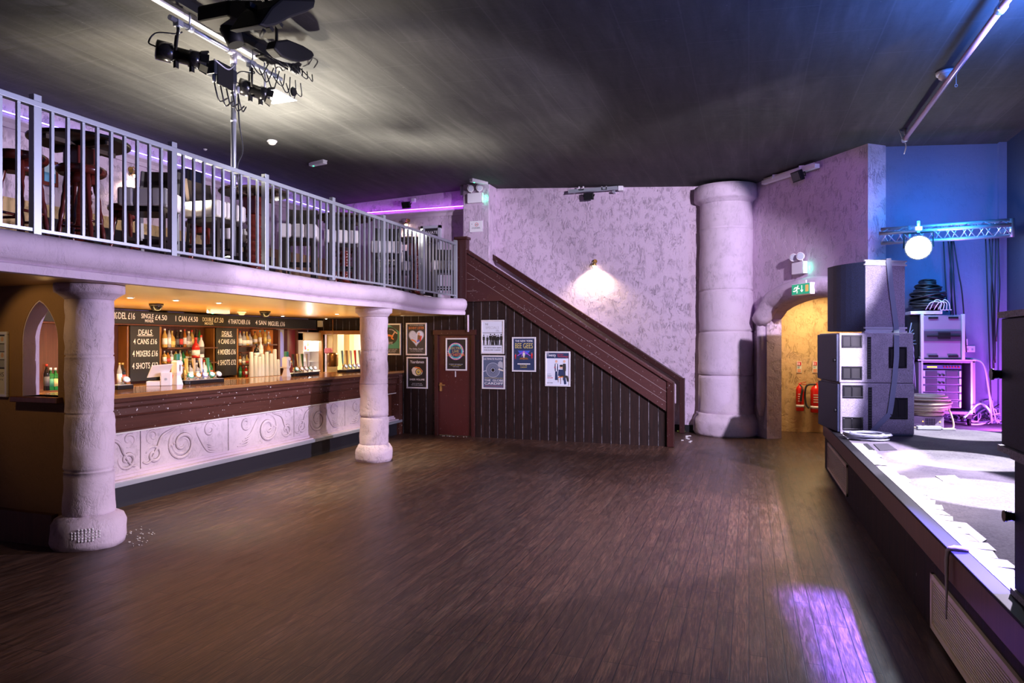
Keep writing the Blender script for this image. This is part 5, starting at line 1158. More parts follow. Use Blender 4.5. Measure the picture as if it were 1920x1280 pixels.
# tangle behind
b = MB(); c0 = onZ(1832, 790, DZ)
for k in range(34):
    p = Vector((c0.x + R.uniform(-.35, .28), min(11.3, c0.y + R.uniform(-.25, .15)), DZ + .02)); pts = [p]
    for j in range(5): q = pts[-1] + Vector((R.uniform(-.13, .13), R.uniform(-.08, .08), R.uniform(-.08, .10))); q.z = max(DZ + .02, min(DZ + .36, q.z)); q.x = min(3.30, q.x); q.y = min(11.34, q.y); pts.append(q)
    b.tube(ease(pts, 4), R.choice((.006, .008, .01)), 5, R.randrange(4))
o = b.build('cable_tangle', [M_bcab, M_gcab, M_wcab, M_strap], None); tag(center(o), 'tangle of cables on the stage floor beside the amplifier rack', 'cables', None, 'stuff')
b = MB(); b.tube(ease([onZ(1808, 783, .8), onZ(1835, 757, .95), onZ(1853, 766, .9), onZ(1856, 785, .7), onZ(1838, 795, .66), onZ(1800, 793, .66), onZ(1772, 788, .66)], 6), .012, 8); tag(center(b.build('loop_cable', M_wcab, None)), 'pale cable curving in a big loop at the tangle', 'cable')
b = MB(); b.tube(ease([(2.9, 11.0, 1.56), (2.6, 10.90, 1.59), (2.25, 10.9, 1.58)], 6), .012, 6); b.tube(ease([(2.88, 10.95, 1.565), (3.02, 10.92, 1.50), (3.08, 10.92, 1.2), (3.12, 10.95, .9), (3.15, 11.0, .68)], 6), .014, 6); b.tube(ease([(2.88, 11.02, 1.57), (3.06, 11.0, 1.47), (3.12, 11.0, 1.1), (3.2, 11.0, .7)], 6), .010, 6)
tag(center(b.build('rack_cable', M_gcab, None)), 'grey cable draped over the amplifier rack and down its side', 'cable')
# socket plates on the wall
for px, py_, w, lab in ((1818, 654, .13, 'double white wall socket beside the flight case'), (1808, 641, .08, 'single white wall socket just above the double one')):
    p = onY(px, py_, 11.4); o = thing('wall_socket', lab, 'socket', (p.x, 11.39, p.z)); b = MB(); b.box((p.x - w/2, 11.385, p.z - .045), (p.x + w/2, 11.402, p.z + .045)); b.build('plate', M_white, o, bevel=.004)
    for s in ((-.03, .03) if w > .1 else (0,)): b = MB(); b.box((p.x + s - .012, 11.382, p.z - .02), (p.x + s + .012, 11.386, p.z + .01)); b.build('socket', M_greyp, o)
# truss
A, B2 = onY(1652, 443, 10.97), onY(1897, 427, 10.5); ax = (B2 - A).normalized(); pr_ = Vector((ax.y, -ax.x, 0)) * 1
tr = thing('lighting_truss', 'silver triangular lighting truss across the stage back wall', 'truss', (A + B2)/2)
ch = [Vector((0,0,.10)), Vector((0,0,-.10)), pr_*.15 + Vector((0,0,.02))]
for c_ in ch: b = MB(); b.cyl(A + c_, B2 + c_, .025); b.build('chord', M_pole, tr)
b = MB(); L_ = (B2 - A).length; n = 8
for k in range(n):
    for i, j in ((0, 1), (1, 2), (2, 0)): b.cyl(A + ax*(L_*k/n) + ch[i], A + ax*(L_*(k + .5)/n) + ch[j], .008, seg=6); b.cyl(A + ax*(L_*(k + .5)/n) + ch[j], A + ax*(L_*(k + 1)/n) + ch[i], .008, seg=6)
b.build('lattice', M_pole, tr)
for q in (A + ax*.35, B2): b = MB(); b.cyl(q + Vector((0,0,-.12)), q + Vector((0,0,.12)), .03); b.bar(q, q + Vector((0, 11.4 - q.y, 0)), .05, .05); b.build('end_bracket', M_pole, tr)
# the bright lamp under it
LP_ = onY(1722, 464, 10.45); LD = (EYE - LP_).normalized()
o = thing('hanging_stage_lamp', 'dazzling white stage lamp hanging from the truss', 'lamp', LP_)
b = MB(); b.tube([LP_ - LD*.30, LP_ - LD*.22, LP_ - LD*.02, LP_], [.08, .12, .155, .165], 20); b.build('housing', M_black, o)
b = MB(); b.tube([LP_ + LD*.001, LP_ + LD*.03, LP_ + LD*.045], [.15, .11, .02], 20); b.build('lens', emi('lamp_glare', (.95, .97, 1), 25), o)
sx = Vector((LD.y, -LD.x, 0)).normalized(); b = MB(); tp_ = Vector((LP_.x, LP_.y, 3.2)); b.tube([LP_ - LD*.1 + sx*.17, LP_ - LD*.1 + sx*.17 + Vector((0,0,.2)), LP_ - LD*.1 - sx*.17 + Vector((0,0,.2)), LP_ - LD*.1 - sx*.17], .012, 6, smooth=False); b.build('yoke', M_black, o)
b = MB(); c_ = LP_ - LD*.1 + Vector((0,0,.2)); b.cyl(c_, c_ + Vector((0,0,.16)), .02); b.box((c_.x - .04, c_.y - .03, c_.z + .03), (c_.x + .04, c_.y + .03, c_.z + .08)); b.build('clamp', M_white, o)
light('POINT', 'stage_lamp_light', LP_ + LD*.12, (0,0,0), 60, (.85,.9,1), shadow_soft_size=.1)
# cables down the wall
def hang(px0, px1, py0, py1, y, lab, grp, k):
    p, q = onY(px0, py0, y), onY(px1, py1, y); b = MB(); m_ = (p + q)/2 + Vector((.03*math.sin(k*2), 0, 0)); b.tube(ease([p, p.lerp(m_, .6), m_, q], 6), .009, 6); tag(center(b.build('hanging_cable', M_bcab, None)), lab, 'cable', grp)
for k, (a, c_, e) in enumerate(((1769, 1776, 585), (1778, 1783, 590), (1783, 1788, 600), (1785, 1797, 650), (1788, 1812, 660))): hang(a, c_, 452, e, 11.3 - .02*k, 'thin black cable hanging down the blue wall from the middle of the truss', 'cables hanging from the truss middle', k)
for k, (a, c_, e) in enumerate(((1848, 1858, 745), (1855, 1862, 700), (1861, 1864, 690), (1867, 1866, 680), (1871, 1868, 640))): hang(a, c_, 446, e, 11.22 - .02*k, 'black cable hanging down the wall at the dark end of the truss', 'cables hanging from the truss end', k)
# coil and stick on the stage before the stack
p = onZ(1626, 824, DZ); coil('cable_coil', 'flat coil of blue grey cable on the stage in front of the strapped stack', (p.x, p.y, DZ + .008), .26, .06, 16, .011, M_gcab, 0, flat=.75, spread=.2)
b = MB(); b.cyl(onZ(1652, 815, DZ + .02), onZ(1711, 816, DZ + .02), .014); tag(center(b.build('metal_rod', M_strap, None)), 'short blue grey rod lying beside the flat cable coil', 'rod')
# dark trap plates and tape on the deck
def quad(name, px, m, lab, cat, h=.006, grp=None):
    P = [onZ(x, y, DZ) for x, y in px]; b = MB(); b.prism([(p.x, p.y) for p in P], lambda u, v: (u, v, DZ + .001), (0, 0, h)); tag(center(b.build(name, m, None)), lab, cat, grp)
quad('floor_plate', ((1617, 833), (1626, 832), (1640, 844), (1630, 845)), M_rubber, 'narrow dark rubber strip set in the stage floor before the coil', 'plate')
quad('floor_plate', ((1638, 833), (1664, 832), (1682, 844), (1650, 845)), colr('dark_plate', (.05,.045,.055), .6), 'square dark plate set in the stage floor before the coil', 'plate')
quad('floor_tape', ((1770, 983), (1784, 980), (1815, 1007), (1804, 1012)), M_tape, 'short white tape strip on the stage beside the dark speaker stack', 'tape')
quad('floor_tape', ((1788, 979), (1812, 982), (1850, 1013), (1838, 1020)), M_tape, 'wide split white tape strip on the stage beside the dark speaker stack', 'tape')
quad('floor_tape', ((1754, 893), (1790, 892), (1800, 900), (1768, 902)), M_tape, 'torn white tape scrap in the middle of the stage', 'tape')
b = MB(); xe = fx(4.35) - .045; b.tube(ease([(xe + .10, 4.36, DZ + .016), (xe + .02, 4.36, DZ + .016), (xe, 4.37, DZ - .03), (xe - .004, 4.36, DZ - .2), (xe - .004, 4.37, DZ - .38)], 5), [.012, .016, .018, .016, .018, .014, .016, .012, .014, .012, .01, .012, .01, .01, .008, .008, .006, .006, .006, .005, .004], 6); tag(center(b.build('hanging_tape', mat('old_tape', (.30,.24,.22), .7), None)), 'frayed strip of old tape hanging over the stage edge', 'tape')
# vents in the stage front
def vent(y0, y1, z0, z1, lab, slats):
    o = thing('vent_grille', lab, 'vent', (fx((y0+y1)/2), (y0+y1)/2, z0)); f_ = .035
    def X(y, d): return fx(y) - d
    b = MB()
    def bx(ya, yb, za, zb, d0, d1, bb_): bb_.prism([(X(ya, d0), ya), (X(yb, d0), yb), (X(yb, d1), yb), (X(ya, d1), ya)], lambda u, v: (u, v, za), (0, 0, zb - za))
    bx(y0, y1, z0, z0 + f_, .018, -.002, b); bx(y0, y1, z1 - f_, z1, .018, -.002, b); bx(y0, y0 + f_, z0, z1, .018, -.002, b); bx(y1 - f_, y1, z0, z1, .018, -.002, b); b.build('frame', M_wire, o)
    b = MB(); n = slats
    for k in range(n): z = z0 + f_ + (z1 - z0 - 2*f_)*(k + .25)/n; bx(y0 + f_, y1 - f_, z, z + (z1 - z0 - 2*f_)*.5/n, .008, .001, b)
    b.build('slats', M_wire, o)
    b = MB(); bx(y0 + .01, y1 - .01, z0 + .01, z1 - .01, .001, -.004, b); b.build('backing', M_black, o)
vent(8.45, 10.25, .06, .42, 'beige vent grille in the stage front near the corridor arch', 12)
vent(2.6, 4.85, .03, .37, 'large beige slatted vent grille in the near stage front', 16)
# dark speaker stack at the picture edge
def darkspk(x, y1, z0, H, lab):
    o = thing('floor_speaker', lab, 'speaker', (x + .4, y1 - .5, z0)); M = Matrix.Translation((x, y1 - 1.0, z0))
    b = MB(); b.box((.025, 0, 0), (.75, 1.0, H), 0, M); b.build('cabinet', M_black, o, bevel=.012)
    b = MB(); b.box((0, .02, .03), (.028, .98, H - .03), 0, M); b.build('front_grille', M_grill, o, bevel=.006)
    b = MB(); b.box((-.01, .0, 0), (.03, 1.0, .028), 0, M); b.build('edge_rail', M_cab, o); b = MB(); b.box((-.01, 0, H - .028), (.03, 1.0, H), 0, M); b.build('edge_rail', M_cab, o)
    b = MB(); b.cyl(M @ Vector((-.035, .985, H*.55)), M @ Vector((.02, .985, H*.55)), .02); b.cyl(M @ Vector((-.04, .985, H*.55)), M @ Vector((-.03, .985, H*.55)), .026); b.build('side_knob', M_blk2, o)
darkspk(1.14, 3.70, DZ + .008, .645, 'big black speaker standing on the near stage edge beneath another')
darkspk(1.09, 3.70, DZ + .66, .635, 'big black speaker stacked on top at the near stage edge')
# bits on the floor
b = MB()
for k in range(46):
    p = onZ(R.gauss(262, 18), R.gauss(1005, 10), .004) if k < 34 else onZ(R.gauss(855, 14), R.uniform(812, 815), .004)
    if p.y > 11.87: p.y = 11.86
    s = R.uniform(.003, .010); b.cbox((p.x, p.y, .004), (s*2, s, .006), 0)
for k in range(10): p = onZ(1284 + R.uniform(-5, 12), 818 + R.uniform(-2, 14), .006); b.cbox((p.x, p.y, .008), (.04, .02, .012), 0)
o = b.build('debris', M_offw, None); tag(center(o), 'white crumbs of plaster scattered on the dark floor', 'debris', None, 'stuff')
p = onZ(1277, 809, .02); b = MB(); b.sphere((p.x, p.y, .03), .07, 10, 0, (1.2, .5, .4)); tag(center(b.build('green_rag', colr('rag_green', (.30,.38,.06), .8), None)), 'crumpled yellow green rag at the foot of the stairs', 'rag')
# =====================================================================  OVERHEAD
def cL(px, py_, d=0): return onP(px, py_, (-5.77, 0, 5.178 - d), (-.04, 0, 1))
def cR(px, py_, d=0): return onP(px, py_, (0, 0, 4.814 - d), (.063, 0, 1))
PXX = -5.28; pp = onX(438, 300, PXX); PY = pp.y
rig = thing('lighting_pole', 'upright scaffold pole with cross tube rising from the balcony to the ceiling', 'pole', (PXX, PY, BZ + .02))
t0, t1 = onX(318, 27, PXX).y, onX(527, 143, PXX).y; TZ = 4.93
b = MB(); b.cyl((PXX, PY, BZ + .02), (PXX, PY, TZ), .027); b.build('upright', M_pole, rig)
b = MB(); b.cyl((PXX, t0, TZ), (PXX, t1, TZ), .026); b.build('cross_tube', M_pole, rig)
b = MB(); b.cyl((PXX, PY - .09, TZ), (PXX, PY + .09, TZ), .036); b.cyl((PXX, PY, TZ - .12), (PXX, PY, TZ), .036); b.build('tee_joint', M_alu, rig)
for y in (t0 + .25, PY + .3, PY + .5, t1 - .1): b = MB(); b.cyl((PXX, y - .03, TZ), (PXX, y + .03, TZ), .034); b.cyl((PXX, y, TZ), (PXX, y, zr(PXX) - .002), .008); b.build('clamp', M_steel, rig)
b = MB(); b.lathe([(.10, 0), (.10, .015), (.04, .03), (.035, .12)], (PXX, PY, BZ + .002), 16); b.build('foot_plate', M_black, rig)
for z in (3.45, 4.18, 4.46): b = MB(); b.cyl((PXX, PY, z), (PXX, PY, z + .03), .031); b.build('tape_band', M_greyp, rig)
b = MB(); b.tube(ease([(PXX + .04, PY + .02, TZ - .35), (PXX + .03, PY + .05, 4.2), (PXX + .035, PY + .10, 3.9), (PXX + .02, PY + .03, 3.68), (PXX + .03, PY + .07, 3.3), (PXX + .03, PY + .05, 2.7)], 6), .009, 6); b.build('cable', M_bcab, rig)
# conduit and black bar near the ceiling
c0, c1 = onX(290, -6, -5.36), onX(482, 107, -5.36); b = MB(); b.box((-5.40, 4.2, 5.06), (-5.33, c1.y, 5.12)); tag(center(b.build('ceiling_conduit', M_alu, None, bevel=.006)), 'pale metal conduit running along the ceiling above the cross tube', 'conduit')
b = MB(); b.box((-5.21, 4.9, 5.04), (-5.15, 7.0, 5.13)); tag(center(b.build('ceiling_rail', M_black, None, bevel=.004)), 'black mounting rail on the ceiling beside the pale conduit', 'rail')
def barrel(label, A, B_, r, hook, grp='black profile spotlights on the pole'):
    A, B_ = Vector(A), Vector(B_); d = (B_ - A).normalized(); L_ = (B_ - A).length; s = d.cross(Vector((0,0,1))).normalized(); u = s.cross(d)
    o = thing('spotlight', label, 'spotlight', (A + B_)/2, 0, grp)
    b = MB(); b.tube([A, A + d*.02*L_, A + d*.30*L_, A + d*.33*L_], [r*.75, r*1.1, r*1.1, r*.9], 16); b.build('lamp_housing', M_blk2, o)
    b = MB(); b.tube([A + d*.33*L_, A + d*.62*L_, A + d*.63*L_, A + d*.84*L_], [r*.85, r*.85, r*1.0, r*1.0], 16); b.build('lens_barrel', M_blk2, o)
    b = MB()
    for k in range(6): a = k*PI/3; q = A + d*L_*.84 + (s*math.cos(a) + u*math.sin(a))*r*1.0; b.bar(q, q + d*L_*.15 + (s*math.cos(a) + u*math.sin(a))*r*.28, r*.95, .008, 0, up=tuple(s*math.cos(a) + u*math.sin(a)))
    b.build('colour_frame', M_black, o)
    b = MB(); b.tube([A + d*L_*.835, A + d*L_*.85], [r*.85, r*.8], 16); b.build('lens', M_blk2, o)
    c_ = A + d*L_*.36; h = Vector(hook)
    b = MB(); b.tube([c_ + s*r*1.25, c_ + s*r*1.25 + (h - c_)*.75, h - Vector((0,0,.06)), c_ - s*r*1.25 + (h - c_)*.75, c_ - s*r*1.25], .013, 6); b.build('yoke', M_black, o)
    b = MB(); b.cyl(h - Vector((0,0,.08)), h, .016); b.box((h.x - .035, h.y - .03, h.z - .02), (h.x + .035, h.y + .03, h.z + .04)); b.build('hook_clamp', M_steel, o)
    for k in (.40, .70): q = A + d*L_*k - u*r; b = MB(); b.box((q.x - .015, q.y - .02, q.z - .05), (q.x + .015, q.y + .02, q.z + .02)); b.build('shutter_knob', M_black, o)
    b = MB(); b.tube(ease([A + u*r*.3, A - d*.06 + u*.05, A + u*.16, c_ + u*(h - c_).length*.7, h + Vector((0, .05, -.05))], 6), .008, 6); b.build('flex', M_bcab, o)
    return o
hk = onX(334, 45, PXX); barrel('black profile spotlight at the camera end of the cross tube', onX(291, 92, -5.42), onX(390, 118, -5.12), .085, (PXX, hk.y, TZ - .03))
hk = onX(470, 112, PXX); barrel('black profile spotlight hung beyond the dimmer box on the cross tube', onX(446, 160, -5.38), onX(510, 182, -5.14), .08, (PXX, hk.y, TZ - .03))
a, c_ = onX(402, 106, -5.12), onX(445, 158, -5.12); o = thing('dimmer_box', 'black dimmer box strapped to the scaffold pole with plugs below', 'dimmer', (-5.16, (a.y+c_.y)/2, c_.z))
b = MB(); b.box((-5.24, a.y, c_.z), (-5.12, c_.y, a.z - .03)); b.build('case', colr('navy_black', (.018,.022,.035), .35), o, bevel=.008)
b = MB(); y_ = (a.y+c_.y)/2; b.box((-5.13, y_ - .12, a.z - .26), (-5.115, y_ + .10, a.z - .02)); b.build('rear_panel', M_black, o)
b = MB(); b.tube(ease([(-5.12, y_ - .17, a.z - .03), (-5.10, y_, a.z - .07), (-5.12, y_ + .12, a.z + .02)], 5), .008, 6); b.build('safety_wire', M_alu, o)
b = MB(); b.box((-5.121, a.y + .06, c_.z + .03), (-5.117, a.y + .16, c_.z + .07)); b.build('sticker', mat('sticker_green', (.25,.45,.40), .5), o)
for k in range(5):
    yy = a.y + .05 + .085*k; b = MB(); b.cyl((-5.17, yy, c_.z - .07), (-5.17, yy, c_.z), .02); q = b.build('plug', M_offw if k % 2 else M_greyp, o)
    b = MB(); b.tube(ease([(-5.17, yy, c_.z - .06), (-5.15, yy + .01, c_.z - .17), (-5.17, yy + .08, c_.z - .24 - .02*(k % 2)), (-5.2, min(yy + .22, PY + .1), c_.z - .16)], 5), .008, 6); b.build('flex', M_bcab, q)
a, c_ = onX(508, 158, -5.1), onX(551, 190, -5.1); o = thing('projector', 'white projector hanging from the far end of the cross tube', 'projector', (-5.2, (a.y+c_.y)/2, c_.z))
b = MB(); b.box((-5.40, a.y + .02, c_.z), (-5.05, c_.y, a.z - .05)); b.build('case', M_white, o, bevel=.012)
b = MB(); yl = c_.y - .08; b.tube([(-5.055, yl, c_.z + .08), (-5.03, yl, c_.z + .08)], [.05, .045], 16); b.build('lens_ring', M_blk2, o)
b = MB(); b.cyl((PXX, a.y + .12, a.z - .05), (PXX, a.y + .12, TZ - .02), .012); b.build('hanger', M_alu, o)
b = MB(); q0 = (PXX, PY + .2, TZ - .05)
for k in range(7): b.tube(ease([(PXX + .03, PY + .25 + .12*k, TZ - .03), (PXX + .08, PY + .30 + .12*k, TZ - .12 - .05*(k % 3)), (PXX + .04, PY + .42 + .12*k, TZ - .08), (PXX + .05, PY + .5 + .1*k, TZ + .06)], 5), .007, 5)
for k in range(6): b.tube(ease([(-5.05, PY + .35 + .1*k, TZ + .12), (-4.98, PY + .40 + .1*k, TZ + .0 + .04*(k % 2)), (-5.0, PY + .52 + .1*k, TZ + .02), (-5.06, PY + .60 + .1*k, TZ + .14)], 5), .007, 5)
tag(center(b.build('loose_cables', M_bcab, None)), 'loops of black cable hanging around the cross tube', 'cables', None, 'stuff')
# big dark lanterns cut by the picture top
def slabbox(name, label, px, x, th, arm):
    P = [onX(u, v, x) for u, v in px]; o = thing(name, label, 'stage light', P[0]); b = MB(); b.prism([(p.y, p.z) for p in P], lambda u, v: (x - th/2, u, v), (th, 0, 0)); b.build('housing', M_black, o, bevel=.02)
    A = onX(*arm[0], x); b = MB(); b.tube([A, A + Vector((0, .03, .1)), (x, A.y + .03, zr(x) - .012)], .016, 6); b.build('yoke', M_black, o); return o
o = slabbox('hanging_lantern', 'broad black lantern cut by the picture top above the dimmer box', ((398, 6), (398, 34), (410, 42), (432, 56), (452, 58), (462, 40), (466, 6)), -4.35, .34, ((440, 56),))
c_ = onX(431, 57, -4.35); b = MB(); b.cyl(c_ + Vector((0, 0, .02)), c_ + Vector((.05, .02, -.13)), .09, .07); b.build('front_barrel', M_black, o)
o = slabbox('hanging_lantern', 'long slanted black lantern with barn door cut by the picture top', ((456, 52), (470, 57), (492, 52), (514, 40), (548, 28), (562, 20), (566, 4), (500, 2), (480, 18)), -3.9, .32, ((495, 52),))
for q, r_ in (((518, 40), (526, 50)), ((502, 50), (508, 58)), ((478, 16), (464, 8))): b = MB(); b.bar(onX(*q, -3.9), onX(*r_, -3.9), .05, .04); b.build('side_knob', M_black, o)
b = MB(); p, q = onX(495, 56, -4.2), onX(482, 82, -4.6); b.tube([p, p.lerp(q, .45)], .016, 6); b.build('bracket', M_black, o)
o = slabbox('hanging_barn_door_lantern', 'black lantern with a rounded barn door beyond the slanted lantern', ((505, 92), (510, 78), (532, 75), (560, 86), (578, 97), (582, 106), (574, 114), (552, 118), (537, 115), (520, 108)), -4.55, .12, ((515, 100),))
# tray of lamps on black rail
p, q = onX(486, 108, -5.1), onX(533, 130, -5.1); b = MB(); b.box((-5.16, p.y, q.z - .02), (-5.04, q.y, p.z + .04)); tag(center(b.build('cable_tray', M_black, None, bevel=.01)), 'black cable tray at the far end of the cross tube', 'cable tray')
# fixtures on the ceilings
def detector(label, p, up=True, s=1.0, m=None):
    o = thing('smoke_detector', label, 'smoke detector', (p.x, p.y, p.z - .06*s)); b = MB(); b.lathe([(.03*s, -.06*s), (.05*s, -.045*s), (.055*s, -.02*s)], p, 18); b.build('sensor', M_offw, o); b = MB(); b.lathe([(.065*s, -.025*s), (.07*s, -.004)], p, 18); b.build('base_plate', M_white, o); return o
detector('white smoke detector on the pale lit ceiling above the railing', cL(510, 263), s=1.2)
o = detector('white detector with a ring pull on the dark stage ceiling', cR(1775, 134), s=1.5); p = cR(1775, 134)
b = MB(); q = p + Vector((.10, .05, -.02)); b.tube([q, q - Vector((0,0,.11))], .004, 5); b.tube([q - Vector((.012*math.cos(k), 0, .125 + .015*math.sin(k))) for k in [2*PI*i/10 for i in range(10)]], .004, 5, closed=True); b.build('ring_pull', M_white, o)
detector('small white ceiling sensor on the dark ceiling above the lighting pole', cL(385, 279), s=.45)
def strip(label, p, axis, L_, glow=True):
    o = thing('ceiling_strip_light', label, 'emergency light', p); a = Vector(axis).normalized(); b = MB(); b.bar(p - a*L_/2 - Vector((0,0,.035)), p + a*L_/2 - Vector((0,0,.035)), .10, .06); b.build('diffuser', colr('frosted_white', (.75,.75,.76), .3), o, bevel=.012)
    b = MB(); b.bar(p - a*L_/2, p + a*L_/2, .11, .012); b.build('base_plate', M_white, o)
    q = p - a*L_*.3 - Vector((0,0,.067)); b = MB(); b.cbox(q, (.02, .02, .006)); b.build('led', emi('green_dot', (.05, 1, .4), 6), o); return o
strip('white emergency strip light on the dark ceiling over the balcony', cL(596, 303), (.95, -.2, 0), .38)
strip('white emergency strip light on the ceiling above the pilaster', cR(898, 338), (.5, .87, 0), .42)
p = onZ(410, 580, 2.305); strip('glowing emergency strip light on the golden ceiling over the bar', p, (.3, 1, 0), .34)
for px, py_, lab in ((293, 572, 'dark dome camera on the golden ceiling before the deals board'), (497, 586, 'dark dome camera on the golden ceiling before the cup stacks')):
    p = onZ(px, py_ - 3, 2.305); o = thing('ceiling_dome_camera', lab, 'camera', (p.x, p.y, 2.2)); b = MB(); b.lathe([(.02, -.10), (.055, -.085), (.075, -.045), (.08, -.03)], p, 18); b.build('dome', M_blk2, o); b = MB(); b.lathe([(.085, -.035), (.09, -.002)], p, 18); b.build('ring', M_cone, o)
p = onZ(453, 583, 2.305); detector('white smoke detector on the golden ceiling before the chalk strip', p, s=1.1)
M_dl = emi('downlight_bulb', (1, .85, .55), 30)
for k, (px, py_) in enumerate(((244, 557), (330, 562), (410, 567), (496, 585), (612, 597), (632, 588), (530, 592))):
    p = onZ(px, py_, 2.305); o = thing('downlight', f'small round ceiling downlight over the bar, {ORD[k]} of the row from the stout column', 'downlight', (p.x, p.y, 2.29), 0, 'downlights in the golden ceiling')
    b = MB(); b.lathe([(.045, -.008), (.05, -.001)], (0,0,.014), 18); b.build('ring', M_alu, o, world=False); b = MB(); b.lathe([(.025, -.010), (.03, -.006)], (0,0,.014), 14); b.build('bulb', M_dl, o, world=False)
p = onY(602, 607, 12.85); b = MB(); b.box((p.x - .05, 12.78, p.z - .07), (p.x + .05, 12.85, p.z + .07)); tag(center(b.build('wall_sensor', M_offw, None, bevel=.006)), 'small cream wall unit above the lit hatch corner', 'sensor')
p = onZ(829, 592, 2.305); b = MB(); b.lathe([(.02, -.10), (.05, -.09), (.055, -.03), (.03, -.001)], p, 14); tag(center(b.build('ceiling_speaker_mount', M_greyp, None)), 'small grey fitting under the balcony beside the door', 'fitting')
# pink painted pipe under the stage ceiling
A, B_ = cR(1696, 262, .14), cR(1905, -22, .14); pi = thing('ceiling_pipe', 'pinkish scaffold pipe under the dark stage ceiling', 'pipe', A)
b = MB(); d = (B_ - A).normalized(); b.cyl(A - d*.05, B_ + d*.4, .03); b.build('pipe', mat('pinkish_pipe', (.42,.27,.34), .35, .4), pi)
for q in (A + d*.05, A + d*(B_ - A).length*.92): b = MB(); b.cyl(q - d*.04, q + d*.04, .042); b.cyl(q, Vector((q.x, q.y, zr(q.x) - .002)), .014); b.build('clamp', M_steel, pi)
b = MB(); b.tube([A + Vector((-.02,0,.0)), A + Vector((-.07,-.02,.13)), A + Vector((.0,-.02,.14)), A + Vector((.02,0,0))], .006, 5); b.tube(ease([A, A + Vector((.01,-.03,-.1)), A + Vector((-.01,-.02,-.2))], 4), .008, 5); b.build('tie_wire', M_white, pi)

o = thing('uplighter', 'small glowing floor uplighter on the balcony beside the scaffold pole', 'lamp', (-5.5, 6.18, BZ + .002))
b = MB(); b.lathe([(.06, 0), (.06, .02), (.05, .03), (.055, .13), (.05, .135)], (-5.5, 6.18, BZ + .002), 16); b.build('body', M_black, o)
b = MB(); b.lathe([(.045, .134), (.035, .146), (.01, .15)], (-5.5, 6.18, BZ + .002), 16); b.build('lens', emi('uplight_glow', (1, .9, .7), 60), o)
# =====================================================================  CAMERA, LIGHT
cd = bpy.data.cameras.new('cam'); cam = bpy.data.objects.new('cam', cd); C.objects.link(cam)
cd.sensor_width = 36; cd.lens = 24; cam.location = EYE; cam.rotation_euler = (PI/2, 0, math.radians(19.13)); cd.clip_start = .02
bpy.context.scene.camera = cam
W = bpy.data.worlds.new('w'); bpy.context.scene.world = W; W.use_nodes = True
W.node_tree.nodes['Background'].inputs[0].default_value = (.30, .26, .36, 1); W.node_tree.nodes['Background'].inputs[1].default_value = .012
LAV = (.84, .72, 1.0); WARM = (1, .76, .42); AMB = (1, .62, .22); rd = math.radians
# stage-side lamp on a stand: lights the hall, its shadow edge is the stage front
HL = Vector((2.75, 7.8, 2.3))
for brg, pit, pw, sz in ((84, -14, 1550, 90), (122, -18, 950, 84)):
    dv = Vector((-math.sin(rd(brg)) * math.cos(rd(pit)), math.cos(rd(brg)) * math.cos(rd(pit)), math.sin(rd(pit))))
    light('SPOT', 'hall_wash', HL, HL + dv, pw, LAV, spot_size=rd(sz), spot_blend=.12, shadow_soft_size=.05)
light('SPOT', 'balcony_wash', (3.0, 6.4, 4.45), (-5.9, 7.6, 3.0), 2300, (.92, .84, 1), spot_size=rd(29), spot_blend=.3, shadow_soft_size=.05)
light('SPOT', 'back_wash', (2.9, 5.4, 4.35), (-3.0, 14, 2.1), 3900, (.88, .76, 1), spot_size=rd(41), spot_blend=.2, shadow_soft_size=.05)
light('SPOT', 'floor_wash', (2.9, 5.5, 4.2), (-2.0, 6.4, 0), 900, (1, .84, .76), spot_size=rd(62), spot_blend=.3, shadow_soft_size=.06)
light('SPOT', 'ceiling_up', (-6.35, 8.12, 3.62), (-6.2, 7.9, 5.1), 1250, (1, .93, .80), spot_size=rd(150), spot_blend=1, shadow_soft_size=.05)  # unseen spot doing the uplighter's work, clear of the tables
light('SPOT', 'ceiling_up', (-5.95, 5.95, 3.3), (-5.6, 5.9, 5.1), 650, (1, .86, .66), spot_size=rd(150), spot_blend=1, shadow_soft_size=.1)  # unseen uplight added to stretch the ceiling pool towards the camera
light('SPOT', 'ceiling_up', (-5.6, 10.1, 3.3), (-5.0, 9.7, 5.1), 620, (1, .93, .80), spot_size=rd(140), spot_blend=1, shadow_soft_size=.1)  # another unseen uplight, added to carry the pool past the ridge
light('AREA', 'purple_patch', (2.6, 4.75, 3.1), (.55, 4.5, 0), 95, (.15, .11, 1), shape='RECTANGLE', size=1.7, size_y=.05, spread=rd(8))
light('SPOT', 'stack_fill', (3.0, 5.6, 3.9), (1.5, 10.2, 1.6), 620, (.52, .42, 1), spot_size=rd(28), spot_blend=.5, shadow_soft_size=.05)
light('SPOT', 'house_fill', (-4.2, 1.2, 4.6), (1.0, 5.5, .3), 240, (1, .86, .74), spot_size=rd(34), spot_blend=.8, shadow_soft_size=.2)
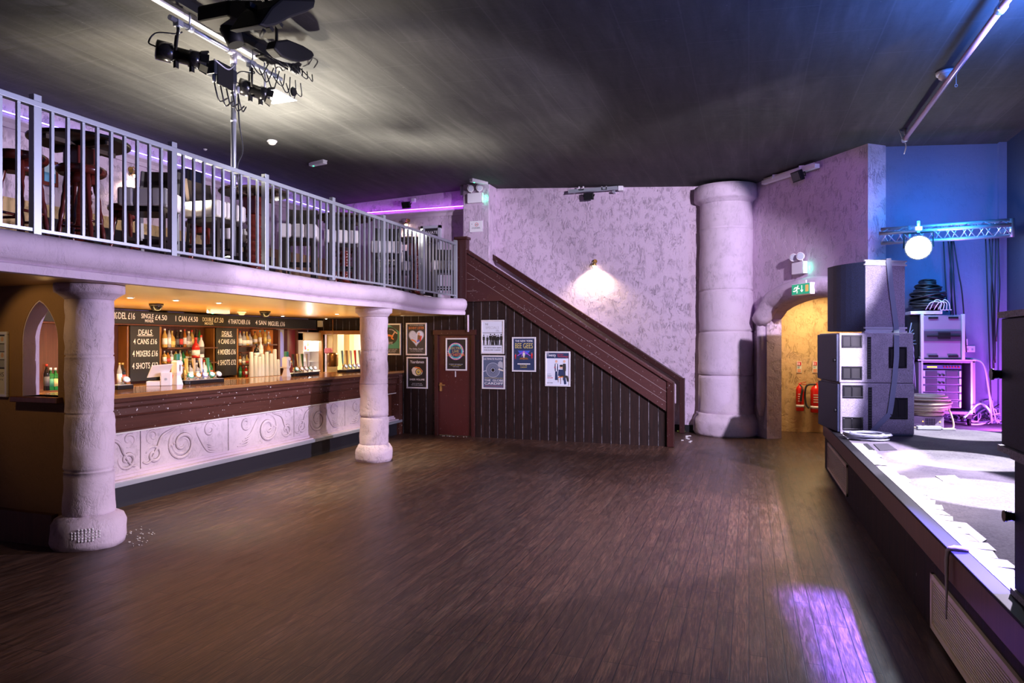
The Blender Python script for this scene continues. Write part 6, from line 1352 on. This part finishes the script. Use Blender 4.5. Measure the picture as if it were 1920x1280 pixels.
# stage lights
for k, (x, y, p_) in enumerate(((1.95, 7.74, 4000), (1.75, 6.1, 4000), (2.5, 9.9, 3300))):
    light('SPOT', 'stage_spot', (x + .9, y - .9, 4.45), (x, y, .64), p_, (.95, .93, 1), spot_size=rd(17), spot_blend=.15, shadow_soft_size=.03)
light('AREA', 'stage_blue', (2.4, 10.2, 3.3), (2.4, 11.4, 2.9), 48, (.03, .32, 1), size=.8)
light('AREA', 'stage_magenta', (3.15, 10.3, .8), (2.9, 11.4, 1.5), 45, (.72, .14, 1), size=.3)
light('SPOT', 'side_purple', (.7, 7.0, 4.5), (1.0, 12.3, 3.6), 260, (.55, .22, 1), spot_size=rd(30), spot_blend=.5, shadow_soft_size=.05)
light('AREA', 'stage_ceiling_blue', (2.6, 6.5, 3.6), (2.4, 6.0, 5), 330, (.05, .20, 1), size=.5)
# bar
for i, y in enumerate((5.3, 6.9, 8.5, 10.1, 11.6)):
    light('SPOT', 'bar_down', (-8.0, y, 2.29), (-8.25, y, 0), 110, WARM, spot_size=rd(150), spot_blend=.8, shadow_soft_size=.04)
for y in (6.2, 8.0, 10.0): light('SPOT', 'front_down', (-5.65, y, 2.28), (-5.35, y, 0), 330, (1, .84, .55), spot_size=rd(80), spot_blend=.9, shadow_soft_size=.04)
light('AREA', 'soffit_glow', (-7.6, 8.2, 1.3), (-7.6, 8.2, 2.4), 150, AMB, shape='RECTANGLE', size=.3, size_y=6.5)  # unseen upward fill added to brighten the golden soffit
light('SPOT', 'window_down', (-6.0, 3.5, 2.28), (-5.95, 4.4, 1.7), 13, AMB, spot_size=rd(75), spot_blend=.4, shadow_soft_size=.03)
light('AREA', 'hatch_room', (-7.8, 13.4, 2.25), (-7.8, 13.4, 0), 80, (1, .90, .72), size=.8)
light('AREA', 'corridor', (1.2, 13.9, 2.7), (1.2, 13.9, 0), 60, (1, .72, .38), size=.8)
vs = bpy.context.scene.view_settings; vs.view_transform = 'Standard'; vs.look = 'None'; vs.gamma = 1; vs.use_curve_mapping = False; vs.exposure = 0
bpy.context.scene.cycles.use_denoising = True
